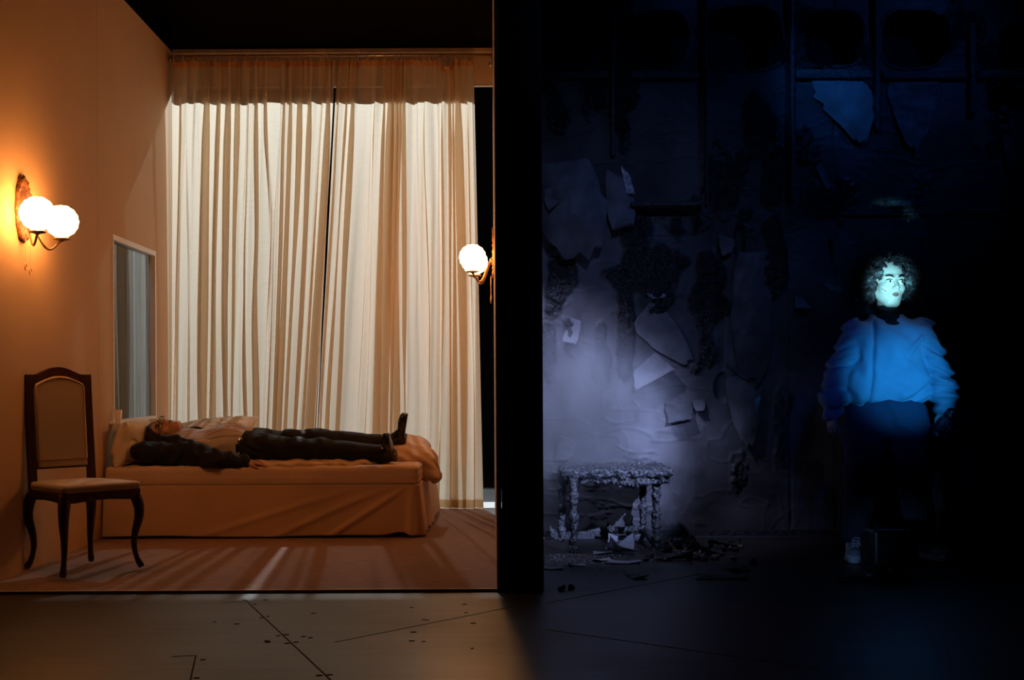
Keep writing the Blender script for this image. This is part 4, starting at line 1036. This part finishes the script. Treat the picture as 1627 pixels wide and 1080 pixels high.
def burnt_mat():
    m = mat('scorched_paper', (.2, .2, .22), .55, spec=.4)
    nt = m.node_tree; N = nt.nodes; L = nt.links; b = N['Principled BSDF']; tc = N.new('ShaderNodeTexCoord')
    at_ = N.new('ShaderNodeAttribute'); at_.attribute_name = 'crust'
    n = N.new('ShaderNodeTexNoise'); n.inputs['Scale'].default_value = 3.2; n.inputs['Detail'].default_value = 10; n.inputs['Distortion'].default_value = .8
    L.new(tc.outputs['Object'], n.inputs['Vector'])
    r = N.new('ShaderNodeValToRGB'); e = r.color_ramp.elements; e[0].position = .32; e[1].position = .68; e[0].color = (.10, .095, .10, 1); e[1].color = (.27, .26, .28, 1)
    L.new(n.outputs[0], r.inputs[0])
    n2 = N.new('ShaderNodeTexNoise'); n2.inputs['Scale'].default_value = 130; n2.inputs['Detail'].default_value = 3; L.new(tc.outputs['Object'], n2.inputs['Vector'])
    r2 = N.new('ShaderNodeValToRGB'); e = r2.color_ramp.elements; e[0].position = .52; e[1].position = .74; e[0].color = (.022, .020, .022, 1); e[1].color = (.34, .33, .34, 1)
    L.new(n2.outputs[0], r2.inputs[0])
    mx = N.new('ShaderNodeMixRGB'); L.new(at_.outputs['Fac'], mx.inputs[0]); L.new(r.outputs[0], mx.inputs[1]); L.new(r2.outputs[0], mx.inputs[2])
    so = N.new('ShaderNodeAttribute'); so.attribute_name = 'dark_tone'
    mx2 = N.new('ShaderNodeMixRGB'); mx2.blend_type = 'MULTIPLY'; L.new(so.outputs['Fac'], mx2.inputs[0]); L.new(mx.outputs[0], mx2.inputs[1]); mx2.inputs[2].default_value = (.22, .21, .22, 1)
    L.new(mx2.outputs[0], b.inputs['Base Color'])
    mr = N.new('ShaderNodeMapRange'); mr.inputs['To Min'].default_value = .58; mr.inputs['To Max'].default_value = .22
    L.new(at_.outputs['Fac'], mr.inputs[0]); L.new(mr.outputs[0], b.inputs['Roughness'])
    bp = N.new('ShaderNodeBump'); bp.inputs['Distance'].default_value = .01; L.new(n2.outputs[0], bp.inputs['Height'])
    mr2 = N.new('ShaderNodeMapRange'); mr2.inputs['To Min'].default_value = .05; mr2.inputs['To Max'].default_value = .9; L.new(at_.outputs['Fac'], mr2.inputs[0]); L.new(mr2.outputs[0], bp.inputs['Strength'])
    L.new(bp.outputs[0], b.inputs['Normal'])
    return m
M_burnt = burnt_mat()
wb = mesh_obj('wall_burnt', V, Fq, M_burnt, kind='structure')
for nm, arr in (('crust', crust), ('dark_tone', np.clip(.25 + .9*(fbm(PP, 1.4, 3, 141)-.42)*3 + .5*(XX > wl_(1100, 0)[0])*np.clip((XX-1.1)/.4, 0, 1), 0, 1))):  # noisy darkening, stronger across the right part of the wall
    a = wb.data.attributes.new(nm, 'FLOAT', 'POINT'); a.data.foreach_set('value', arr.reshape(-1).astype(np.float32))
M_char = mat('charred_timber', (.045, .045, .05), .5, var=.6, vscale=40, bump=.8, bscale=60, spec=.5)
M_charblk = mat('soot_black', (.008, .008, .009), .8)
MB().box((X0, WYB+.25, 0), (X1, WYB+.28, ZT)).build('wall_behind_openings', M_charblk, smooth=False, kind='structure')
MB().box((X1, 6.0, 0), (X1+.05, WYB+.3, 4.0)).build('wall_side_masking', M_black, smooth=False, kind='structure')
# timber grid proud of the wall
tn = 12
def timber(px0, py0, px1, py1, dep=.035):
    global tn
    a = wl_(px0, py0); b = wl_(px1, py1); x0, x1 = sorted((a[0], b[0])); z0, z1 = sorted((a[1], b[1])); z1 = min(z1, ZT); x1 = min(x1, X1-.01); x0 = max(x0, .15)
    hs = ((x1-x0)/2, dep/2+.01, (z1-z0)/2); c_ = ((x0+x1)/2, WYB - dep/2, (z0+z1)/2)
    def f(P): return (rbox(P, c_, hs, .005) + .010*(fbm(P, 18, 3, tn)-.42))*.8
    sdf_obj('trim_%d' % tn, f, (x0-.03, WYB-dep-.04, z0-.03), (x1+.03, WYB+.05, z1+.03), .009, M_char, kind='structure'); tn += 1
for a in [(862,113,968,127), (1000,113,1110,127), (1262,112,1385,127), (1400,114,1535,128), (1550,112,1640,127)]: timber(*a, .03)
for a in [(968,-20,977,250), (1118,-20,1124,330), (1252,-20,1262,320), (1386,-20,1396,210), (1536,38,1548,185)]: timber(*a, .045)
timber(1000, 322, 1112, 330, .06); timber(1327, 338, 1640, 342, .012)
MB().box((.148, WYB-.012, 0), (X1-.01, WYB+.02, .045)).build('baseboard_back', M_char, smooth=False, kind='structure')
MB().box((.148, WYB-.035, 0), (X1-.01, WYB-.012, .008)).build('trim_30', mat('grey_edge_strip', (.08, .08, .09), .5), smooth=False, kind='structure')

# ---------------------------------------------------------------- peeling sheets of paper
M_paper = mat('peeling_paper', (.21, .205, .22), .6, var=.35, vscale=7, bump=.15, bscale=14)
M_paperd = mat('scorched_peeling_paper', (.10, .10, .11), .5, var=.4, vscale=9, bump=.2, bscale=20)
M_foil = mat('shiny_burnt_flake', (.35, .33, .38), .18, spec=.8, var=.4, vscale=30, bump=.6, bscale=40)
def flap(poly4, lift_, curl_, seed, label, m=None, nu=44, nv=36, rag=.06, belly=0.0, wr=.008, base=.012):
    """corners p00,p10 (fixed edge), p11,p01 (free edge), in the wall plane; lifts off the wall towards the free edge and rolls."""
    A, B_, C_, D_ = [wl_(*p) for p in poly4]; lift = lift_*(.55 if seed > 1 else 1); curl = curl_*.7; rag *= .7
    u = np.linspace(0, 1, nu)[:, None]; v = np.linspace(0, 1, nv)[None, :]
    rgd = 1 + rag*(2*vnoise(np.stack([u*9+0*v, 0*u+0*v+seed, 0*u+0*v], -1), 1.0, seed)-1)
    rnd = np.abs(2*u-1)**3.2; rgd = rgd*(1-(.05 if seed in (7, 12, 14) else .30)*rnd)
    ve = v*rgd + 0*u; side_ = 1 - (.04 if seed in (7, 12, 14) else .22)*np.abs(2*v-1)**4
    ue = .5+side_*(u-.5)*(1+rag*(2*vnoise(np.stack([0*u+v*7, 0*u+0*v+seed+3, 0*u+0*v], -1), 1.0, seed+2)-1))
    q = lambda i: (A[i]*(1-ue)+B_[i]*ue)*(1-ve) + (D_[i]*(1-ue)+C_[i]*ue)*ve
    x, z = q(0), q(1)
    P = np.stack([x, 0*x, z], -1)
    L_ = np.hypot(*((C_+D_)/2-(A+B_)/2)); dirv = ((C_+D_)/2-(A+B_)/2)/(L_+1e-9)
    y = base + lift*ve**1.6 + belly*np.sin(math.pi*ve)*np.sin(math.pi*np.clip(ue, 0, 1)) + wr*(fbm(P, 11, 3, seed)-.5)*2
    if curl > 0:
        r = curl; s = np.clip(ve-.72, 0, 1)*L_/r; bx = -r*(s-np.sin(s)); by = r*(1-np.cos(s))
        x = x + dirv[0]*bx*1.0; z = z + dirv[1]*bx; y = y + by
    V = np.stack([x, WYB-y, z], -1).reshape(-1, 3)
    o0 = V.mean(0)
    o = mesh_obj('peeling_paper', V, grid_faces(nu, nv), m or M_paper, None, origin=o0, label=label, cat='torn paper', group='peeling sheets of wall paper')
    md = o.modifiers.new('thickness', 'SOLIDIFY'); md.thickness = .003
    return o
flap([(855,262),(940,250),(985,400),(850,415)], .10, 0, 1, 'big swollen sheet of grey paper bulging off the upper left of the burnt wall', belly=.12, rag=.12, wr=.02)
flap([(960,268),(1004,290),(1012,380),(968,400)], .10, .03, 2, 'narrow rolled strip of paper at the right rim of the swollen sheet', belly=.02)
flap([(862,405),(925,372),(948,392),(905,412)], .07, .02, 3, 'small pale curled corner under the swollen sheet', M_paper, rag=.2)
flap([(985,262),(1000,278),(1012,322),(998,325)], .05, .012, 4, 'shiny purple grey flake at the rim of the swollen sheet', M_foil, rag=.2)
flap([(1028,455),(1052,462),(1060,476),(1030,480)], .05, .014, 5, 'shiny crumpled flake above the broad pale sheet of paper', M_foil, rag=.3, wr=.03)
flap([(1000,520),(1040,470),(1110,560),(1080,590)], .012, 0, 6, 'broad pale sheet still stuck to the wall above the stool', rag=.08, wr=.006)
flap([(1006,590),(1040,560),(1076,590),(1008,628)], .09, .03, 7, 'pale pointed flap of paper curling forward above the stool', rag=.05, wr=.01)
flap([(905,505),(925,510),(915,560),(885,555)], .035, .012, 8, 'small grey flap in the crusted patch at the far left of the wall', rag=.15)
flap([(1168,400),(1225,400),(1232,620),(1150,600)], .035, 0, 9, 'tall dark sheet of paper loose from the middle of the burnt wall', M_paperd, rag=.1, belly=.02)
flap([(1148,600),(1215,590),(1205,708),(1172,715)], .06, .0, 10, 'hanging tongue of paper low in the middle of the burnt wall', M_paper, rag=.08, belly=.03)
flap([(1150,575),(1166,585),(1212,606),(1190,612)], .07, .02, 11, 'dark rolled edge of paper above the hanging tongue', M_paperd, rag=.15)
flap([(1055,640),(1100,640),(1100,672),(1062,680)], .06, .02, 12, 'small dark curled flap right of the pointed flap', M_paperd, rag=.12)
flap([(1100,636),(1118,634),(1122,655),(1104,658)], .04, .012, 13, 'tiny pale flake with a bright tip to the right of the stool', M_paper, rag=.25)
flap([(1262,470),(1278,476),(1290,494),(1262,494)], .06, .015, 14, 'small triangular flap left of the standing person', M_paper, rag=.12)
flap([(1140,372),(1168,380),(1160,410),(1148,420)], .04, .012, 15, 'narrow dark flap at the top of the tall loose sheet', M_paperd, rag=.2)
flap([(1290,250),(1305,258),(1325,320),(1318,322)], .04, .012, 16, 'dark strip of paper hanging below the blue lit sheet', M_paperd, rag=.2)
flap([(1340,282),(1352,284),(1358,296),(1342,302)], .05, .012, 17, 'shiny folded scrap above the standing person\'s head', M_foil, rag=.3, wr=.03)
flap([(1276,127),(1390,127),(1384,238),(1342,222)], .05, 0, 18, 'large blue lit sheet hanging under the timber rail at the upper right', M_paper, rag=.16, belly=.05)
flap([(1405,130),(1500,130),(1470,240),(1430,235)], .03, 0, 19, 'dim dark sheet next to the blue lit sheet under the rail', M_paperd, rag=.12)
flap([(1585,165),(1640,190),(1620,300),(1590,260)], .05, 0, 20, 'sheet hanging at the far right edge of the burnt wall', M_paperd, rag=.15)
flap([(1480,118),(1506,118),(1506,126),(1474,126)], .03, .01, 22, 'tiny scrap on the timber rail right of the fourth opening', M_paper, rag=.2)
flap([(1412,318),(1450,318),(1446,330),(1418,330)], .03, .01, 23, 'thin ledge of paper above and right of the person\'s head', M_paperd, rag=.2)
flap([(890,690),(915,702),(905,742),(876,744)], .03, .01, 24, 'crinkled flap on the wall at the left of the stool seat', M_paperd, rag=.2)
flap([(862,305),(885,300),(892,330),(870,352)], .10, .02, 25, 'small puckered fold in front of the swollen sheet', M_paper, rag=.2, base=.10)

# ---------------------------------------------------------------- charred stool
stl = empty('stool', (.60, 7.55, 0), 'charred wooden stool with crusted seat and turned legs', 'stool')
M_charstool = mat('charred_crusted_wood', (.08, .08, .085), .32, var=.8, vscale=70, bump=.9, bscale=120, spec=.9)
for n_c in M_charstool.node_tree.nodes:
    if n_c.type == 'VALTORGB':
        n_c.color_ramp.elements[0].position = .46; n_c.color_ramp.elements[0].color = (.02, .02, .022, 1); n_c.color_ramp.elements[1].position = .72; n_c.color_ramp.elements[1].color = (.20, .20, .22, 1)
SC = [at(898, 760, 7.32), at(1052, 752, 7.36), at(1058, 742, 7.80), at(884, 738, 7.80)]
sz = .462
def crustn(P, a=.016): return a*(fbm(P, 38, 3, 201)-.40)*2 + a*.5*(vnoise(P, 110, 205)-.5)
leg_pos = [((912, 878), 7.30), ((1043, 862), 7.40), ((1022, 850), 7.82), ((893, 852), 7.82)]
LP = []
for (px, py), Y in leg_pos:
    p = at(px, py, Y); LP.append((p[0], Y))
def seat_s(P):
    q = P.copy()
    d = rbox(q, (.607, 7.56, sz), (.318, .268, .020), .014)
    d = smin(d, rbox(q, (.607, 7.345, sz-.035), (.285, .018, .024), .01), .02); d = smin(d, rbox(q, (.895, 7.56, sz-.035), (.018, .22, .028), .01), .02)
    d = smin(d, rbox(q, (.607, 7.80, sz-.035), (.285, .016, .022), .01), .02); d = smin(d, rbox(q, (.325, 7.56, sz-.035), (.016, .22, .022), .01), .02)
    d = smin(d, ell(q, (.70, 7.33, sz-.055), (.10, .03, .025)), .03)
    return (d - crustn(P, .020))*.7
sdf_obj('seat', seat_s, (.24, 7.24, .36), (.98, 7.88, .54), .0060, M_charstool, stl, relax=0)
for k, (x, y) in enumerate(LP):
    def leg_s(P, x=x, y=y):
        zz = P[:, 2]; r = np.interp(zz, [0, .06, .075, .10, .115, .19, .20, .22, .235, .31, .325, .34, .355, .42, .45], [.022, .024, .027, .014, .019, .022, .026, .026, .016, .021, .026, .026, .018, .026, .028])
        rad = np.hypot(P[:, 0]-x, P[:, 1]-y)
        return (smax(rad - r, np.maximum(zz-.45, .004-zz), .004) - crustn(P, .010 if k != 1 else .016))*.6
    sdf_obj('leg', leg_s, (x-.06, y-.06, 0), (x+.06, y+.06, .46), .0045, M_charstool, stl, relax=0)
def stretch(P):
    return (np.minimum(cap(P, (LP[2][0], LP[2][1], .075), (LP[3][0]+.3, LP[3][1], .070), .018), cap(P, (LP[2][0], LP[2][1], .075), (LP[1][0], LP[1][1], .03), .014)) - crustn(P, .016))*.6
sdf_obj('stretcher', stretch, (.3, 7.2, .0), (1.0, 7.9, .14), .0055, M_charstool, stl, relax=0)

# ---------------------------------------------------------------- debris on the floor
M_debp = mat('fallen_paper', (.30, .30, .34), .55, var=.2, vscale=12)
M_debd = mat('charred_scrap', (.035, .030, .030), .6, var=.5, vscale=30, bump=.5)
M_debb = mat('scorched_brown_scrap', (.22, .10, .07), .6, var=.5, vscale=30)
def scrap(px, py, lx, ly, rz, seed, label, m, group='torn paper scraps on the floor', cat='paper scrap', bend=.02):
    s = py - HY + ROLL*(px-813.5); Y = F/s; X = (px-813.5)/F*Y; n = 22
    u, v = np.meshgrid(np.linspace(-1, 1, n), np.linspace(-1, 1, n), indexing='ij')
    ang = np.arctan2(v, u); rr_ = np.maximum(abs(u), abs(v)); rad = .8 + .4*vnoise(np.stack([np.cos(ang)*1.7, np.sin(ang)*1.7, 0*u+seed], -1), 1.0, seed)
    x = u*lx/2*rad; y = v*ly/2*rad
    z = bend*(u*math.cos(seed)+v*math.sin(seed))**2 + bend*.5*(fbm(np.stack([x, y, 0*x+seed], -1), 14, 2, seed)-.3)
    z = z - z.min() + .0025
    c_, s_ = math.cos(rz), math.sin(rz)
    Vv = np.stack([X + x*c_ - y*s_, Y + x*s_ + y*c_, z], -1).reshape(-1, 3)
    o = mesh_obj('paper_scrap', Vv, grid_faces(n, n), m, None, origin=(X, Y, 0), label=label, cat=cat, group=group)
    md = o.modifiers.new('thickness', 'SOLIDIFY'); md.thickness = .002; md.offset = 1
scrap(985, 878, .17, .16, .1, 1, 'large pale paper scrap standing up beneath the stool', M_debp, bend=.05)
scrap(992, 862, .20, .10, .2, 2, 'long pale scrap lying behind the large one beneath the stool', M_debp, bend=.03)
scrap(990, 894, .20, .10, .0, 3, 'flat pale strip on the floor just in front of the stool', M_debp, bend=.008)
scrap(955, 891, .10, .07, .0, 4, 'small pale strip at the foot of the front left stool leg', M_debp, bend=.006)
scrap(955, 881, .10, .04, .3, 5, 'narrow scrap between the front stool legs', M_debp, bend=.012)
scrap(874, 903, .12, .10, .0, 6, 'pale scrap beside the black dividing wall', M_debp, bend=.006)
scrap(915, 899, .10, .05, .1, 7, 'thin bright scrap in front of the front left stool leg', M_debp, bend=.006)
scrap(1010, 918, .09, .10, .5, 8, 'single grey scrap alone on the open floor', M_debp, bend=.012)
scrap(1145, 918, .26, .12, .0, 9, 'long flat dark blue scrap farthest to the right', M_debd, bend=.006)
scrap(1172, 906, .10, .10, .3, 10, 'short dark scrap just behind the long flat one', M_debd, bend=.012)
scrap(1075, 862, .08, .06, .1, 11, 'pale flake to the right of the stool at the wall foot', M_debp, bend=.02)
scrap(1080, 878, .12, .08, .5, 12, 'curled brown scrap in the debris heap', M_debb, bend=.04)
scrap(1100, 874, .08, .07, .9, 13, 'second curled brown scrap, right in the debris heap', M_debb, bend=.05)
rb_ = random.Random(17)
def rock(x, y, r, seed, label, m, group):
    def f(P): return (ell(P, (x, y, r*.62), (r*1.0, r*.9, r*.75)) - r*.55*(fbm(P, .9/r, 2, seed)-.5)*2)*.7
    V, Fc = sdf_mesh(lambda P: smax(f(P), -P[:, 2]+.001, .002), (x-2*r, y-2*r, -.002), (x+2*r, y+2*r, 2*r), r/5)
    mesh_obj('charred_chunk', V, Fc, m, None, origin=(x, y, 0), label=label, cat='debris', group=group, smooth=False)
p = fl(890, 938); rock(p[0], p[1], .020, 3, 'dark square chunk, left one of two alone near the dividing wall', M_debd, 'charred chunks on the floor')
p = fl(906, 936); rock(p[0], p[1], .016, 4, 'dark pointed chunk, right one of two alone near the dividing wall', M_debd, 'charred chunks on the floor')
p = fl(1196, 895); rock(p[0], p[1], .020, 5, 'reddish brown chunk lying farthest to the right of the debris heap', M_debb, 'charred chunks on the floor')
p = fl(1163, 890); rock(p[0], p[1], .022, 6, 'brown grey chunk near the right end of the debris heap', M_debb, 'charred chunks on the floor')
k = 0
while k < 46:
    px = rb_.gauss(1085, 45); py = rb_.uniform(864, 892)
    if 1010 < px < 1180:
        q_ = fl(px, py)
        if q_[1] < 7.93:
            rock(q_[0], q_[1], rb_.uniform(.010, .024), k+20, 'charred chunk in the dark debris heap to the right of the stool', M_debd if rb_.random() < .8 else M_debb, 'charred chunks in the debris heap'); k += 1
for k, (px, py, lx, ly, rz) in enumerate([(1050, 868, .16, .07, .4), (1110, 868, .20, .06, -.1), (1150, 870, .20, .05, .1), (1040, 884, .18, .08, .2), (1095, 886, .16, .08, -.3), (1130, 882, .14, .06, .2), (1070, 890, .20, .07, .0)]):
    scrap(px, py, lx, ly, rz, 40+k, 'charred black strip lying in the debris heap right of the stool', M_debd, group='charred strips in the debris heap', cat='debris', bend=.03)
# plaster crumbs and dust: uncountable
cr = MB(); rc = random.Random(3)
for k in range(900):
    px = 866 + abs(rc.gauss(0, 110)); py = 880 + abs(rc.gauss(0, 16)) + (8 if px > 1000 else 0)
    if px > 1240: continue
    q_ = fl(px, py); r = rc.choice((.0010, .0016, .0026)); 
    cr.add([(q_[0]-r, q_[1]-r, 0), (q_[0]+r, q_[1]-r*.7, 0), (q_[0]+r*.2, q_[1]+r, 0), (q_[0], q_[1], r*1.2)], [(0,1,3), (1,2,3), (2,0,3), (2,1,0)])
cr.build('plaster_crumbs', mat('plaster_dust', (.7, .7, .75), .5), smooth=False, kind='stuff', label='fine pale plaster crumbs strewn in front of the stool', cat='crumbs')

# ---------------------------------------------------------------- floor lamp fixture between the person's feet
fx = at(1408, 925, 6.30); FX = fx[0]
lampr = empty('stage_light', (FX, 6.32, 0), 'black stage light standing on the floor in front of the person', 'stage light')
M_fix = mat('black_housing', (.008, .008, .009), .35, spec=.5)
def housing(P):
    d = rbox(P, (FX+.015, 6.36, .155), (.085, .095, .095), .02)
    for k in range(5): d = smax(d, -(rbox(P, (FX+.015, 6.26, .10+k*.022), (.07, .004, .004), .001)), .002)
    return d
sdf_obj('housing', housing, (FX-.12, 6.22, .03), (FX+.16, 6.5, .28), .005, M_fix, lampr)
MB().tube([(FX-.085, 6.36, .155), (FX-.10, 6.36, .06), (FX-.07, 6.36, .025), (FX+.10, 6.36, .025), (FX+.13, 6.36, .06), (FX+.115, 6.36, .155)], .008, 8).build('yoke', M_fix, lampr)
MB().lathe((FX+.015, 6.36, 0), [(.10, .0), (.10, .012), (.03, .022), (.02, .04)], 28).build('base', M_fix, lampr)
MB().box((FX-.135, 6.27, .09), (FX-.095, 6.275, .235)).box((FX+.13, 6.27, .09), (FX+.155, 6.275, .235)).box((FX-.06, 6.27, .255), (FX+.09, 6.275, .285)).build('barn_door', M_fix, lampr, smooth=False)
MB().lathe((FX-.095, 6.36, .155), [(.018, -.02), (.020, -.005), (.008, .0)], 16, 'x').build('knob', M_metal, lampr)
MB().lathe((FX+.03, 6.25, .045), [(.020, .0), (.026, .02), (.022, .04)], 18, 'y').build('connector', mat('grey_connector', (.12, .12, .16), .3), lampr)
cb = []
for u in np.linspace(0, 1, 40): cb.append((FX-.12-.42*math.sin(u*2.6)*.8+.35*u, 6.25-.06*math.sin(u*5)+.05*u, .006))
MB().tube(cb, .0055, 8).build('power_cable', M_fix, None, label='black cable lying on the floor left of the stage light', cat='cable')
cb = [(FX+.10+.75*u, 6.33-.16*u+.05*math.sin(u*7), .006) for u in np.linspace(0, 1, 30)]
MB().tube(cb, .0055, 8).build('power_cable', M_fix, None, label='black cable trailing to the right from the stage light', cat='cable')

# ---------------------------------------------------------------- haze drifting by the divider
def haze_mat():
    m = bpy.data.materials.new('stage_haze'); m.use_nodes = True; N = m.node_tree.nodes; L = m.node_tree.links
    N.remove(N['Principled BSDF']); o = N['Material Output']; vs = N.new('ShaderNodeVolumeScatter'); vs.inputs['Color'].default_value = (.93, .93, 1, 1); vs.inputs['Anisotropy'].default_value = .2
    tc = N.new('ShaderNodeTexCoord'); n = N.new('ShaderNodeTexNoise'); n.inputs['Scale'].default_value = 2.6; n.inputs['Detail'].default_value = 4
    mp = N.new('ShaderNodeMapping'); mp.inputs['Scale'].default_value = (1, 1, .8); L.new(tc.outputs['Object'], mp.inputs[0]); L.new(mp.outputs[0], n.inputs['Vector'])
    mp2 = N.new('ShaderNodeMapping'); mp2.inputs['Scale'].default_value = (1/.66, 1/.60, 1/.66); L.new(tc.outputs['Object'], mp2.inputs[0])
    ln = N.new('ShaderNodeVectorMath'); ln.operation = 'LENGTH'; L.new(mp2.outputs[0], ln.inputs[0])
    mr = N.new('ShaderNodeMapRange'); mr.inputs['From Min'].default_value = .1; mr.inputs['From Max'].default_value = 1.0; mr.inputs['To Min'].default_value = 1; mr.inputs['To Max'].default_value = 0; mr.interpolation_type = 'SMOOTHSTEP'
    L.new(ln.outputs['Value'], mr.inputs[0])
    m2 = N.new('ShaderNodeMapRange'); m2.inputs['From Min'].default_value = .38; m2.inputs['From Max'].default_value = .68; L.new(n.outputs[0], m2.inputs[0])
    mu = N.new('ShaderNodeMath'); mu.operation = 'MULTIPLY'; L.new(mr.outputs[0], mu.inputs[0]); L.new(m2.outputs[0], mu.inputs[1])
    mu2 = N.new('ShaderNodeMath'); mu2.operation = 'MULTIPLY'; mu2.inputs[1].default_value = 5.0; L.new(mu.outputs[0], mu2.inputs[0])
    L.new(mu2.outputs[0], vs.inputs['Density']); L.new(vs.outputs[0], o.inputs['Volume'])
    return m
HC = (.34, 7.42, .84)
hz = MB().box((.15, 6.75, .012), (1.35, 7.93, 1.9))
mesh_obj('haze', hz.v, hz.f, haze_mat(), None, smooth=False, origin=HC, kind='stuff', label='pale stage haze drifting in front of the burnt wall beside the divider', cat='haze')
